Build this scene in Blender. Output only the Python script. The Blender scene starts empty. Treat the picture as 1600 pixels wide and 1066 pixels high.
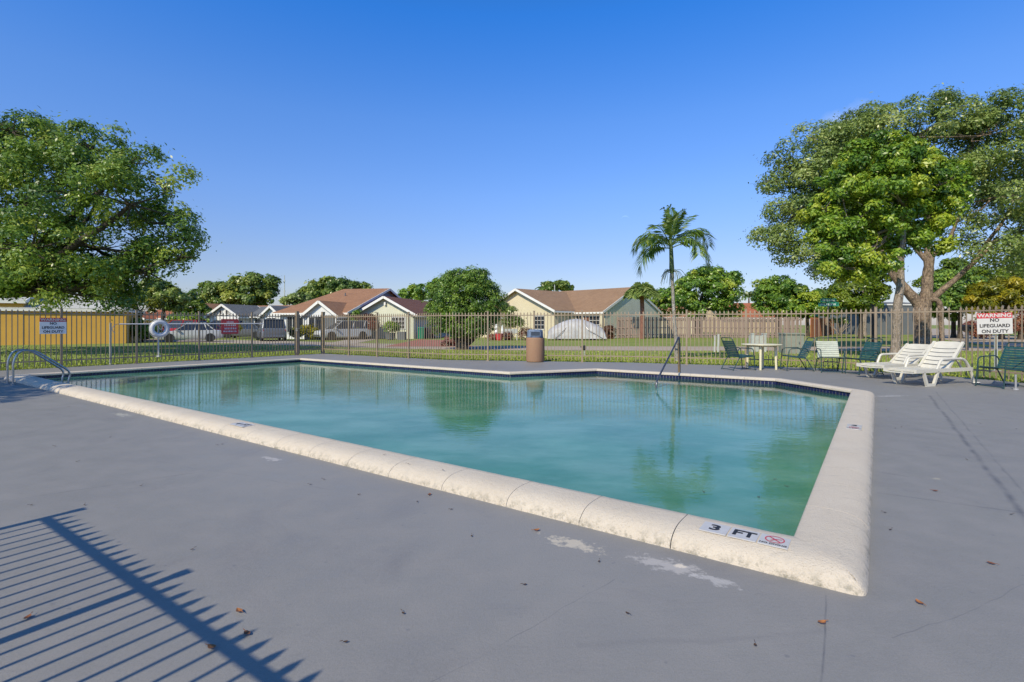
import bpy, bmesh, math, random
import numpy as np
from mathutils import Vector, Matrix, noise
random.seed(7)
RNG = np.random.default_rng(11)
R = math.radians
SC = bpy.context.scene
COL = SC.collection

# ------------------------------------------------------------------ camera, sky, sun, exposure
F, HZ, EYE = 804.0, 507.0, 1.3            # focal length and horizon in pixels of the 1600 wide photo, eye height
cam = bpy.data.cameras.new('camera')
cam.sensor_width = 36.0
cam.lens = F / 1600 * 36
cam.shift_y = -26 / 1600
cam.clip_end = 5000
cam_o = bpy.data.objects.new('camera', cam)
COL.objects.link(cam_o)
cam_o.location = (0, 0, EYE)
cam_o.rotation_euler = (R(90), 0, 0)
SC.camera = cam_o

SUN_EL = R(40)
SUN_H = (-0.542, -0.840)
world = bpy.data.worlds.new('World')
SC.world = world
world.use_nodes = True
wn, wl = world.node_tree.nodes, world.node_tree.links
bg = wn['Background']
sky = wn.new('ShaderNodeTexSky')
sky.sky_type = 'NISHITA'
sky.sun_disc = False
sky.sun_elevation = SUN_EL
sky.sun_rotation = math.atan2(SUN_H[0], SUN_H[1])
sky.altitude = 0
sky.air_density = 1.0
sky.dust_density = 0.6
sky.ozone_density = 2.0
# the photograph's deep polarised blue: graded by height all round, blue cut overhead to lower the ambient
tc = wn.new('ShaderNodeTexCoord')
sx = wn.new('ShaderNodeSeparateXYZ'); wl.new(tc.outputs['Generated'], sx.inputs[0])
rampn = wn.new('ShaderNodeValToRGB')
rampn.color_ramp.interpolation = 'LINEAR'
GR = [(0.00, (1.02, 0.98, 1.20)), (0.115, (1.00, 1.04, 1.36)), (0.24, (0.95, 1.24, 1.80)), (0.36, (0.80, 1.32, 2.08)), (0.515, (0.34, 1.26, 2.43)), (0.75, (0.33, 0.90, 1.42)), (1.0, (0.32, 0.66, 0.95))]
els = rampn.color_ramp.elements
els[0].position, els[1].position = 0.0, 1.0
for p_, c_ in GR[1:-1]: els.new(p_)
for e_, (p_, c_) in zip(els, GR): e_.position = p_; e_.color = (c_[0] / 2.5, c_[1] / 2.5, c_[2] / 2.5, 1)
wl.new(sx.outputs[2], rampn.inputs[0])
mul = wn.new('ShaderNodeVectorMath'); mul.operation = 'MULTIPLY'
wl.new(sky.outputs[0], mul.inputs[0]); wl.new(rampn.outputs[0], mul.inputs[1])
mu2 = wn.new('ShaderNodeVectorMath'); mu2.operation = 'SCALE'; mu2.inputs['Scale'].default_value = 2.5
wl.new(mul.outputs[0], mu2.inputs[0])
# a thin wisp of cloud high on the right
cd = Vector(((1318 - 800) / F, 1.0, (HZ - 186) / F)).normalized()
mp = wn.new('ShaderNodeMapping'); mp.vector_type = 'TEXTURE'
mp.inputs['Location'].default_value = cd; mp.inputs['Rotation'].default_value = (0, R(-18), 0); mp.inputs['Scale'].default_value = (0.040, 0.06, 0.020)
wl.new(tc.outputs['Generated'], mp.inputs[0])
ln = wn.new('ShaderNodeVectorMath'); ln.operation = 'LENGTH'; wl.new(mp.outputs[0], ln.inputs[0])
cn = wn.new('ShaderNodeTexNoise'); cn.inputs['Scale'].default_value = 38; cn.inputs['Detail'].default_value = 5; wl.new(tc.outputs['Generated'], cn.inputs['Vector'])
cr = wn.new('ShaderNodeMapRange'); cr.inputs[1].default_value = 0.25; cr.inputs[2].default_value = 1.1; cr.inputs[3].default_value = 0.34; cr.inputs[4].default_value = 0.0
ca = wn.new('ShaderNodeMath'); ca.operation = 'MULTIPLY_ADD'; ca.inputs[1].default_value = 1.2; wl.new(cn.outputs['Fac'], ca.inputs[0])
cs = wn.new('ShaderNodeMath'); cs.operation = 'SUBTRACT'; cs.inputs[1].default_value = 0.6; wl.new(ln.outputs['Value'], cs.inputs[0]); wl.new(cs.outputs[0], ca.inputs[2])
wl.new(ca.outputs[0], cr.inputs[0])
cm = wn.new('ShaderNodeMix'); cm.data_type = 'RGBA'; cm.inputs[7].default_value = (6.6, 7.6, 9.4, 1)
wl.new(cr.outputs[0], cm.inputs[0]); wl.new(mu2.outputs[0], cm.inputs[6])
wl.new(cm.outputs[2], bg.inputs['Color'])
bg.inputs['Strength'].default_value = 0.10

sun = bpy.data.lights.new('sun', 'SUN')
sun.energy = 4.6
sun.angle = R(0.42)
sun.color = (1.0, 0.89, 0.66)
sun_o = bpy.data.objects.new('sun', sun)
COL.objects.link(sun_o)
sun_o.rotation_euler = Vector((-SUN_H[0] * math.cos(SUN_EL), -SUN_H[1] * math.cos(SUN_EL), -math.sin(SUN_EL))).to_track_quat('-Z', 'Y').to_euler()
SC.view_settings.view_transform = 'Standard'
SC.view_settings.look = 'None'
SC.view_settings.exposure = 0.0
SC.view_settings.gamma = 1.0
SC.view_settings.use_curve_mapping = False
SC.cycles.max_bounces = 8
SC.cycles.transparent_max_bounces = 12
SC.cycles.caustics_reflective = False
SC.cycles.caustics_refractive = False
SC.cycles.use_denoising = True

# ------------------------------------------------------------------ helpers
def G(px, py, z=0.0):
    """Ground-plane point that the photograph shows at a pixel."""
    d = F * (EYE - z) / (py - HZ)
    return Vector(((px - 800) / F * d, d, z))
def at(px, py, Y):
    return Vector(((px - 800) / F * Y, Y, EYE + (HZ - py) / F * Y))

P0 = Vector((1.60, 2.93, 0))               # pool corner: u runs along the near edge to the left, v across the pool
DU = Vector((-0.815, 0.579, 0))
DV = Vector((0.579, 0.815, 0))
def uv(u, v, z=0.0):
    p = P0 + DU * u + DV * v
    p.z = z
    return p

class MB:
    def __init__(s): s.v = []; s.f = []; s.m = []
    def add(s, vs, fs, mi=0):
        o = len(s.v)
        s.v += [tuple(p) for p in vs]
        s.f += [tuple(i + o for i in f) for f in fs]
        s.m += [mi] * len(fs)
        return s
    def box(s, c, size, rz=0, mi=0, M=None):
        hx, hy, hz = size[0] / 2, size[1] / 2, size[2] / 2
        vs = [Vector((x, y, z)) for z in (-hz, hz) for y in (-hy, hy) for x in (-hx, hx)]
        M = M or Matrix.Rotation(rz, 4, 'Z')
        vs = [M @ p + Vector(c) for p in vs]
        return s.add(vs, [(0, 2, 3, 1), (4, 5, 7, 6), (0, 1, 5, 4), (2, 6, 7, 3), (0, 4, 6, 2), (1, 3, 7, 5)], mi)
    def bar(s, p, q, w, h, mi=0, up=(0, 0, 1)):
        p, q = Vector(p), Vector(q)
        d = (q - p)
        L = d.length
        d.normalize()
        a = d.cross(Vector(up))
        if a.length < 1e-4: a = d.cross(Vector((0, 1, 0)))
        a.normalize()
        b = a.cross(d)
        vs = []
        for e in (p, q):
            for sx, sz in ((-1, -1), (1, -1), (1, 1), (-1, 1)):
                vs.append(e + a * sx * w / 2 + b * sz * h / 2)
        return s.add(vs, [(3, 2, 1, 0), (4, 5, 6, 7), (0, 1, 5, 4), (1, 2, 6, 5), (2, 3, 7, 6), (3, 0, 4, 7)], mi)
    def tube(s, pts, r, seg=8, mi=0, cap=True, closed=False):
        pts = [Vector(p) for p in pts]
        n = len(pts)
        rs = r if isinstance(r, (list, tuple)) else [r] * n
        rings = []
        prev = None
        for i, p in enumerate(pts):
            if closed: t = pts[(i + 1) % n] - pts[i - 1]
            else: t = pts[min(i + 1, n - 1)] - pts[max(i - 1, 0)]
            t.normalize()
            if prev is None:
                a = t.cross(Vector((0, 0, 1)))
                if a.length < 0.05: a = t.cross(Vector((0, 1, 0)))
            else:
                a = prev - t * prev.dot(t)
            a.normalize(); prev = a
            b = t.cross(a)
            rings.append([p + (a * math.cos(k * 2 * math.pi / seg) + b * math.sin(k * 2 * math.pi / seg)) * rs[i] for k in range(seg)])
        vs = [p for ring in rings for p in ring]
        fs = []
        for i in range(n if closed else n - 1):
            j = (i + 1) % n
            for k in range(seg):
                l = (k + 1) % seg
                fs.append((i * seg + k, i * seg + l, j * seg + l, j * seg + k))
        if cap and not closed:
            fs.append(tuple(reversed(range(seg)))); fs.append(tuple((n - 1) * seg + k for k in range(seg)))
        return s.add(vs, fs, mi)
    def lathe(s, prof, seg=24, c=(0, 0, 0), mi=0, M=None):
        vs = []
        M = M or Matrix.Identity(4)
        for (r, z) in prof:
            for k in range(seg):
                a = k * 2 * math.pi / seg
                vs.append(M @ Vector((r * math.cos(a), r * math.sin(a), z)) + Vector(c))
        fs = []
        for i in range(len(prof) - 1):
            for k in range(seg):
                l = (k + 1) % seg
                fs.append((i * seg + k, i * seg + l, (i + 1) * seg + l, (i + 1) * seg + k))
        if prof[0][0] > 1e-4: fs.append(tuple(reversed(range(seg))))
        if prof[-1][0] > 1e-4: fs.append(tuple((len(prof) - 1) * seg + k for k in range(seg)))
        return s.add(vs, fs, mi)
    def prism(s, poly, z0, z1, mi=0):
        n = len(poly)
        vs = [(p[0], p[1], z0) for p in poly] + [(p[0], p[1], z1) for p in poly]
        fs = [tuple(reversed(range(n))), tuple(range(n, 2 * n))]
        fs += [(i, (i + 1) % n, n + (i + 1) % n, n + i) for i in range(n)]
        return s.add(vs, fs, mi)
    def sheet(s, polys, thick, mi=0, down=Vector((0, 0, -1))):
        """Solid roof-like shell from polygons that share corner points."""
        idx = {}; pts = []
        def key(p): return (round(p[0], 4), round(p[1], 4), round(p[2], 4))
        fl = []
        for poly in polys:
            f = []
            for p in poly:
                k = key(p)
                if k not in idx: idx[k] = len(pts); pts.append(Vector(p))
                f.append(idx[k])
            fl.append(tuple(f))
        n = len(pts)
        vs = pts + [p + down * thick for p in pts]
        edges = {}
        for f in fl:
            for i in range(len(f)): edges[(f[i], f[(i + 1) % len(f)])] = 1
        fs = list(fl) + [tuple(reversed([i + n for i in f])) for f in fl]
        for (a, b) in edges:
            if (b, a) not in edges: fs.append((b, a, a + n, b + n))
        return s.add(vs, fs, mi)
    def mesh(s, name, mats, smooth=False):
        me = bpy.data.meshes.new(name)
        me.from_pydata(s.v, [], s.f)
        for m in (mats if isinstance(mats, (list, tuple)) else [mats]): me.materials.append(m)
        if any(s.m): me.polygons.foreach_set('material_index', s.m)
        if smooth:
            me.shade_smooth()
            try: me.set_sharp_from_angle(angle=R(40))
            except Exception: pass
        me.update()
        return me
    def build(s, name, mats, parent=None, smooth=False):
        return link(name, s.mesh(name, mats, smooth), parent)

def link(name, data, parent=None, loc=None, rz=0):
    o = bpy.data.objects.new(name, data)
    COL.objects.link(o)
    if parent: o.parent = parent
    if loc is not None: o.location = loc
    if rz: o.rotation_euler = (0, 0, rz)
    return o
def tag(o, label=None, cat=None, group=None, kind=None):
    if label: o['label'] = label
    if cat: o['category'] = cat
    if group: o['group'] = group
    if kind: o['kind'] = kind
    return o
def thing(name, label, cat, loc=(0, 0, 0), rz=0, group=None):
    o = link(name, None, None, loc, rz)
    o.empty_display_size = 0.2
    return tag(o, label, cat, group)
def dup(root, loc, rz, label=None):
    r = root.copy(); COL.objects.link(r); r.location = loc; r.rotation_euler = (0, 0, rz)
    if label: r['label'] = label
    for ch in list(root.children):
        c = ch.copy(); COL.objects.link(c); c.parent = r
        for g in ch.children:
            d = g.copy(); COL.objects.link(d); d.parent = c
    return r
def text(name, body, mat, parent, M, size, off=0.0, sx=1.0, ext=0.0008):
    cu = bpy.data.curves.new(name, 'FONT')
    cu.body = body; cu.size = size; cu.align_x = 'CENTER'; cu.align_y = 'CENTER'
    cu.offset = off; cu.extrude = ext; cu.resolution_u = 3
    cu.materials.append(mat)
    tmp = bpy.data.objects.new(name, cu); COL.objects.link(tmp)
    me = bpy.data.meshes.new_from_object(tmp.evaluated_get(bpy.context.evaluated_depsgraph_get()))
    bpy.data.objects.remove(tmp); me.name = name
    if not me.materials: me.materials.append(mat)
    o = link(name, me, parent)
    o.matrix_local = M @ Matrix.Diagonal((sx, 1, 1, 1))
    return o
def frame_M(o, x, y):
    """Matrix with given origin, x axis and y axis."""
    x = Vector(x).normalized(); y = Vector(y).normalized(); z = x.cross(y)
    M = Matrix((x, y, z)).transposed().to_4x4()
    M.translation = Vector(o)
    return M
def catmull(pts, k=6):
    pts = [Vector(p) for p in pts]
    out = []
    for i in range(len(pts) - 1):
        p0, p1, p2, p3 = pts[max(i - 1, 0)], pts[i], pts[i + 1], pts[min(i + 2, len(pts) - 1)]
        for j in range(k):
            t = j / k
            out.append(0.5 * ((2 * p1) + (p2 - p0) * t + (2 * p0 - 5 * p1 + 4 * p2 - p3) * t * t + (3 * p1 - p0 - 3 * p2 + p3) * t ** 3))
    out.append(pts[-1])
    return out
def fillet(pts, r, k=5):
    pts = [Vector(p) for p in pts]
    out = [pts[0]]
    for i in range(1, len(pts) - 1):
        a, b, c = pts[i - 1], pts[i], pts[i + 1]
        ra = min(r, (a - b).length * 0.49, (c - b).length * 0.49)
        s, e = b + (a - b).normalized() * ra, b + (c - b).normalized() * ra
        for j in range(k + 1):
            t = j / k
            out.append(s * (1 - t) ** 2 + b * 2 * t * (1 - t) + e * t * t)
    out.append(pts[-1])
    return out

# ------------------------------------------------------------------ materials
class NT:
    def __init__(s, name):
        s.m = bpy.data.materials.new(name); s.m.use_nodes = True
        s.n, s.l = s.m.node_tree.nodes, s.m.node_tree.links
        s.b = s.n['Principled BSDF']; s.out = s.n['Material Output']
        s.geo = None
    def node(s, t, **kw):
        n = s.n.new(t)
        for k, v in kw.items(): setattr(n, k, v)
        return n
    def put(s, sock, v):
        if hasattr(v, 'links') or isinstance(v, bpy.types.NodeSocket): s.l.new(v, sock)
        else:
            if isinstance(v, (tuple, list)) and len(v) == 3 and sock.type == 'RGBA': v = (*v, 1)
            sock.default_value = v
    def pos(s):
        if not s.geo: s.geo = s.node('ShaderNodeNewGeometry')
        return s.geo.outputs['Position']
    def obj(s):
        return s.node('ShaderNodeTexCoord').outputs['Object']
    def noise(s, vec, scale, detail=3, rough=0.55, dist=0):
        n = s.node('ShaderNodeTexNoise')
        s.put(n.inputs['Vector'], vec); n.inputs['Scale'].default_value = scale
        n.inputs['Detail'].default_value = detail; n.inputs['Roughness'].default_value = rough
        n.inputs['Distortion'].default_value = dist
        return n.outputs['Fac']
    def math(s, op, a, b=0.0, c=0.0, clamp=False):
        n = s.node('ShaderNodeMath', operation=op, use_clamp=clamp)
        s.put(n.inputs[0], a); s.put(n.inputs[1], b); s.put(n.inputs[2], c)
        return n.outputs[0]
    def ramp(s, f, a, b, lo=0.0, hi=1.0):
        n = s.node('ShaderNodeMapRange'); n.clamp = True
        s.put(n.inputs[0], f); s.put(n.inputs[1], a); s.put(n.inputs[2], b); s.put(n.inputs[3], lo); s.put(n.inputs[4], hi)
        return n.outputs[0]
    def mix(s, f, a, b, mode='MIX'):
        n = s.node('ShaderNodeMix', data_type='RGBA', blend_type=mode)
        s.put(n.inputs[0], f); s.put(n.inputs[6], a); s.put(n.inputs[7], b)
        return n.outputs[2]
    def mapping(s, vec, loc=(0, 0, 0), rot=(0, 0, 0), scale=(1, 1, 1), kind='POINT'):
        n = s.node('ShaderNodeMapping', vector_type=kind)
        s.put(n.inputs[0], vec); n.inputs[1].default_value = loc; n.inputs[2].default_value = rot; n.inputs[3].default_value = scale
        return n.outputs[0]
    def bump(s, h, strength, dist=0.01):
        n = s.node('ShaderNodeBump'); n.inputs['Strength'].default_value = strength; n.inputs['Distance'].default_value = dist
        s.put(n.inputs['Height'], h)
        s.l.new(n.outputs[0], s.b.inputs['Normal'])
        return n
    def set(s, **kw):
        for k, v in kw.items(): s.put(s.b.inputs[k.replace('_', ' ')], v)
        return s.m

def simple(name, col, rough=0.6, var=0.12, scale=6.0, metal=0.0, bump=0.0, coords='obj', detail=4, spec=0.5, bscale=None):
    t = NT(name)
    vec = t.obj() if coords == 'obj' else t.pos()
    f = t.noise(vec, scale, detail)
    lo = tuple(c * (1 - var) for c in col); hi = tuple(min(1, c * (1 + var)) for c in col)
    c = t.mix(t.ramp(f, 0.3, 0.7), lo, hi)
    if bump: t.bump(t.noise(vec, bscale or scale * 4, 3), bump, 0.01)
    t.set(Base_Color=c, Roughness=rough, Metallic=metal)
    t.b.inputs['Specular IOR Level'].default_value = spec
    return t.m

M_steel = simple('stainless_steel', (0.45, 0.44, 0.42), 0.32, 0.05, 8, 1.0)
M_darksteel = simple('weathered_steel', (0.16, 0.16, 0.18), 0.35, 0.2, 8, 0.8)
M_fence = simple('bronze_fence_paint', (0.275, 0.212, 0.145), 0.55, 0.12, 3, 0.0, 0.05, 'pos')
M_white = simple('white_paint', (0.78, 0.78, 0.76), 0.5, 0.04, 3)
M_trim = simple('white_trim', (0.76, 0.75, 0.72), 0.6, 0.05, 2)
M_black = simple('black_print', (0.02, 0.02, 0.022), 0.6, 0.1, 20)
M_red = simple('red_sign_paint', (0.50, 0.05, 0.055), 0.5, 0.08, 12)
M_redink = simple('red_ink', (0.50, 0.06, 0.10), 0.6, 0.1, 20)
M_signwhite = simple('sign_white', (0.58, 0.56, 0.52), 0.45, 0.03, 12)
M_mark = simple('marker_tile', (0.50, 0.49, 0.49), 0.4, 0.05, 30)
M_green = simple('dark_green_frame', (0.022, 0.055, 0.058), 0.4, 0.15, 10)
M_strap = simple('dark_green_strap', (0.020, 0.078, 0.078), 0.45, 0.2, 18)
M_strap_l = simple('sunlit_strap', (0.42, 0.45, 0.37), 0.5, 0.12, 14)  # strap colour made pale to carry the grazing sunlight
M_cream = simple('cream_plastic', (0.72, 0.66, 0.44), 0.4, 0.05, 6)
M_lounge = simple('white_resin', (0.60, 0.57, 0.49), 0.4, 0.06, 8)
M_ring = simple('life_ring_white', (0.60, 0.60, 0.62), 0.5, 0.05, 10)
M_glass = NT('window_glass').set(Base_Color=(0.03, 0.035, 0.045), Roughness=0.08)
M_tyre = simple('tyre_rubber', (0.02, 0.02, 0.02), 0.8, 0.2, 10)
M_tail = NT('tail_lamp').set(Base_Color=(0.45, 0.02, 0.02), Roughness=0.2)
M_streetgreen = simple('street_sign_green', (0.01, 0.20, 0.13), 0.45, 0.08, 10)
M_plasticgray = simple('bluegray_plastic', (0.15, 0.20, 0.29), 0.45, 0.1, 8)
M_plasticdark = simple('dark_plastic', (0.04, 0.055, 0.08), 0.5, 0.1, 8)
M_utility = simple('utility_gray', (0.45, 0.47, 0.44), 0.6, 0.1, 5)
M_utilgreen = simple('utility_greengray', (0.24, 0.26, 0.22), 0.6, 0.1, 5)

def concrete_can():
    t = NT('exposed_aggregate')
    v = t.node('ShaderNodeTexVoronoi'); t.put(v.inputs['Vector'], t.obj()); v.inputs['Scale'].default_value = 70
    c = t.mix(v.outputs['Distance'], (0.38, 0.22, 0.13), (0.24, 0.15, 0.09))
    c = t.mix(t.ramp(t.noise(t.obj(), 5, 4), 0.35, 0.7, 0, 0.5), c, (0.30, 0.16, 0.10))
    t.bump(v.outputs['Distance'], 0.3, 0.01)
    return t.set(Base_Color=c, Roughness=0.85)
M_can = concrete_can()

def deck_mat():
    t = NT('gray_deck_paint')
    p = t.pos()
    big = t.noise(p, 0.55, 4, 0.6)
    mid = t.noise(p, 3.5, 5, 0.6)
    fine = t.noise(p, 55, 4, 0.7)
    streak = t.noise(t.mapping(p, rot=(0, 0, -R(35)), scale=(5, 40, 1)), 1.0, 4, 0.6)
    c = t.mix(t.ramp(big, 0.3, 0.7), (0.213, 0.207, 0.199), (0.252, 0.244, 0.228))
    c = t.mix(t.ramp(mid, 0.42, 0.72, 0, 0.6), c, (0.268, 0.256, 0.250))
    c = t.mix(t.ramp(t.noise(p, 1.1, 5, 0.7, 0.8), 0.54, 0.72, 0, 0.5), c, (0.168, 0.162, 0.164))
    c = t.mix(t.ramp(streak, 0.55, 0.8, 0, 0.35), c, (0.180, 0.172, 0.172))
    c = t.mix(t.ramp(fine, 0.35, 0.75, 0, 0.40), c, (0.275, 0.262, 0.268))
    grain = t.noise(p, 160, 3, 0.75)
    c = t.mix(t.ramp(grain, 0.30, 0.50, 0.35, 0.0), c, (0.12, 0.115, 0.125))
    c = t.mix(t.ramp(grain, 0.58, 0.75, 0, 0.45), c, (0.33, 0.315, 0.32))
    spot = t.noise(p, 19, 2, 0.5)
    c = t.mix(t.ramp(spot, 0.70, 0.78, 0, 0.5), c, (0.14, 0.14, 0.16))
    # joints and cracks painted over: distance to a line through a, b with a wobble
    wob = t.math('SUBTRACT', t.noise(p, 1.7, 3), 0.5)
    def line(a, b, w, wobble, dark):
        nonlocal c
        a, b = Vector(a), Vector(b)
        d = (b - a).normalized()
        nx = t.node('ShaderNodeVectorMath', operation='DOT_PRODUCT'); t.put(nx.inputs[0], p); nx.inputs[1].default_value = (-d.y, d.x, 0)
        al = t.node('ShaderNodeVectorMath', operation='DOT_PRODUCT'); t.put(al.inputs[0], p); al.inputs[1].default_value = (d.x, d.y, 0)
        off = -d.y * a.x + d.x * a.y
        dist = t.math('ABSOLUTE', t.math('ADD', t.math('SUBTRACT', nx.outputs['Value'], off), t.math('MULTIPLY', wob, wobble)))
        m = t.ramp(dist, 0.0, w, dark, 0.0)
        a0, a1 = d.x * a.x + d.y * a.y, d.x * b.x + d.y * b.y
        inside = t.math('MULTIPLY', t.math('GREATER_THAN', al.outputs['Value'], a0), t.math('LESS_THAN', al.outputs['Value'], a1))
        m = t.math('MULTIPLY', m, inside)
        m = t.math('MULTIPLY', m, t.ramp(t.noise(p, 4.3, 3), 0.3, 0.62))
        c = t.mix(m, c, (0.09, 0.09, 0.105))
    line(G(1452, 618), G(1700, 935), 0.035, 0.08, 0.75)
    line(G(1462, 612), G(1660, 840), 0.018, 0.06, 0.45)
    line(G(1370, 770), G(1700, 815), 0.02, 0.10, 0.40)
    line(G(1360, 736), G(1420, 745), 0.02, 0.10, 0.3)
    line(G(1290, 930), G(1280, 1120), 0.006, 0.03, 0.75)
    line(G(-40, 790), G(330, 735), 0.008, 0.05, 0.6)
    line(G(620, 1100), G(960, 905), 0.004, 0.10, 0.5)
    line(G(1400, 1000), G(1620, 905), 0.004, 0.12, 0.5)
    line(G(230, 720), G(520, 765), 0.006, 0.14, 0.35)
    line(G(900, 1010), G(1290, 990), 0.03, 0.12, 0.2)
    # worn places where the coping stone's pale dust and old white paint show
    def patch(px, py, rx, ry, rot, amt, col=(0.62, 0.58, 0.50)):
        nonlocal c
        o = G(px, py)
        q = t.mapping(p, loc=(o.x, o.y, 0), rot=(0, 0, rot), scale=(rx, ry, 1), kind='TEXTURE')
        ln = t.node('ShaderNodeVectorMath', operation='LENGTH'); t.put(ln.inputs[0], q)
        wear = t.noise(p, 14, 5, 0.7)
        m = t.ramp(t.math('ADD', ln.outputs['Value'], t.math('MULTIPLY', t.math('SUBTRACT', wear, 0.5), 3.6)), 0.35, 0.75, amt, 0.0)
        c = t.mix(m, c, col)
    ru = math.atan2(DU.y, DU.x)
    patch(895, 850, 0.24, 0.085, ru, 0.9, (0.52, 0.46, 0.37))
    patch(1045, 884, 0.26, 0.11, ru, 0.75, (0.46, 0.43, 0.41))
    patch(1062, 884, 0.04, 0.03, ru, 1.0, (0.66, 0.58, 0.48))
    patch(1115, 906, 0.16, 0.06, ru, 0.7, (0.46, 0.44, 0.43))
    patch(425, 717, 0.20, 0.06, ru, 0.75, (0.46, 0.43, 0.41))
    patch(190, 648, 0.30, 0.10, ru, 0.6, (0.50, 0.48, 0.40))
    patch(1392, 619, 0.45, 0.05, 0.1, 0.8, (0.60, 0.58, 0.56))
    patch(1462, 748, 0.05, 0.03, 0.3, 0.5, (0.45, 0.40, 0.30))
    h = t.math('ADD', t.math('MULTIPLY', fine, 0.9), t.math('ADD', t.math('MULTIPLY', mid, 0.5), t.math('MULTIPLY', grain, 0.5)))
    t.bump(h, 0.32, 0.007)
    return t.set(Base_Color=c, Roughness=t.ramp(mid, 0.3, 0.7, 0.5, 0.68))
M_deck = deck_mat()

def coping_mat():
    t = NT('coping_stone')
    p = t.pos()
    info = t.node('ShaderNodeObjectInfo')
    c = t.mix(t.ramp(t.noise(p, 2.2, 4), 0.3, 0.7), (0.55, 0.48, 0.395), (0.605, 0.535, 0.445))
    c = t.mix(t.math('MULTIPLY', info.outputs['Random'], 0.35), c, (0.60, 0.51, 0.40))
    pit = t.noise(p, 120, 2, 0.6)
    c = t.mix(t.ramp(pit, 0.58, 0.72, 0, 0.5), c, (0.36, 0.31, 0.24))
    c = t.mix(t.ramp(t.noise(p, 55, 3, 0.7), 0.55, 0.75, 0, 0.35), c, (0.70, 0.62, 0.50))
    c = t.mix(t.ramp(t.noise(p, 4.5, 5, 0.7), 0.56, 0.76, 0, 0.38), c, (0.40, 0.37, 0.33))
    c = t.mix(t.ramp(t.noise(p, 13, 5, 0.7), 0.60, 0.76, 0, 0.3), c, (0.42, 0.38, 0.33))
    # grime that has crept up from the deck, and algae-dark specks
    s = t.node('ShaderNodeSeparateXYZ'); t.put(s.inputs[0], p)
    g = t.math('MULTIPLY', t.ramp(s.outputs[2], 0.005, 0.07, 1, 0), t.ramp(t.noise(p, 16, 5, 0.75), 0.47, 0.64))
    c = t.mix(t.math('MULTIPLY', g, 0.8), c, (0.17, 0.16, 0.12))
    g2 = t.ramp(t.noise(t.mapping(p, rot=(0, 0, -R(35)), scale=(1, 6, 2)), 4, 5, 0.6), 0.60, 0.75, 0, 0.45)
    c = t.mix(g2, c, (0.36, 0.33, 0.29))
    h = t.math('ADD', pit, t.math('MULTIPLY', t.noise(p, 30, 3), 0.8))
    t.bump(h, 0.7, 0.008)
    return t.set(Base_Color=c, Roughness=0.85)
M_coping = coping_mat()

def plaster_mat():
    t = NT('pool_plaster')
    p = t.pos()
    c = t.mix(t.ramp(t.noise(p, 0.35, 4, 0.6), 0.32, 0.68), (0.30, 0.46, 0.41), (0.52, 0.66, 0.61))
    c = t.mix(t.ramp(t.noise(p, 2.6, 5, 0.65), 0.42, 0.72, 0, 0.4), c, (0.26, 0.40, 0.38))
    c = t.mix(t.ramp(t.noise(p, 40, 3, 0.7), 0.62, 0.8, 0, 0.3), c, (0.62, 0.72, 0.72))
    return t.set(Base_Color=c, Roughness=0.9)
M_plaster = plaster_mat()
def tile_mat():
    t = NT('navy_glazed_tile')
    c = t.mix(t.ramp(t.noise(t.pos(), 22, 2), 0.35, 0.65), (0.008, 0.010, 0.040), (0.012, 0.018, 0.085))
    return t.set(Base_Color=c, Roughness=0.25)
M_tile = tile_mat()
M_grout = simple('grout', (0.30, 0.32, 0.33), 0.8, 0.2, 10, 0, 0, 'pos')

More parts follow.
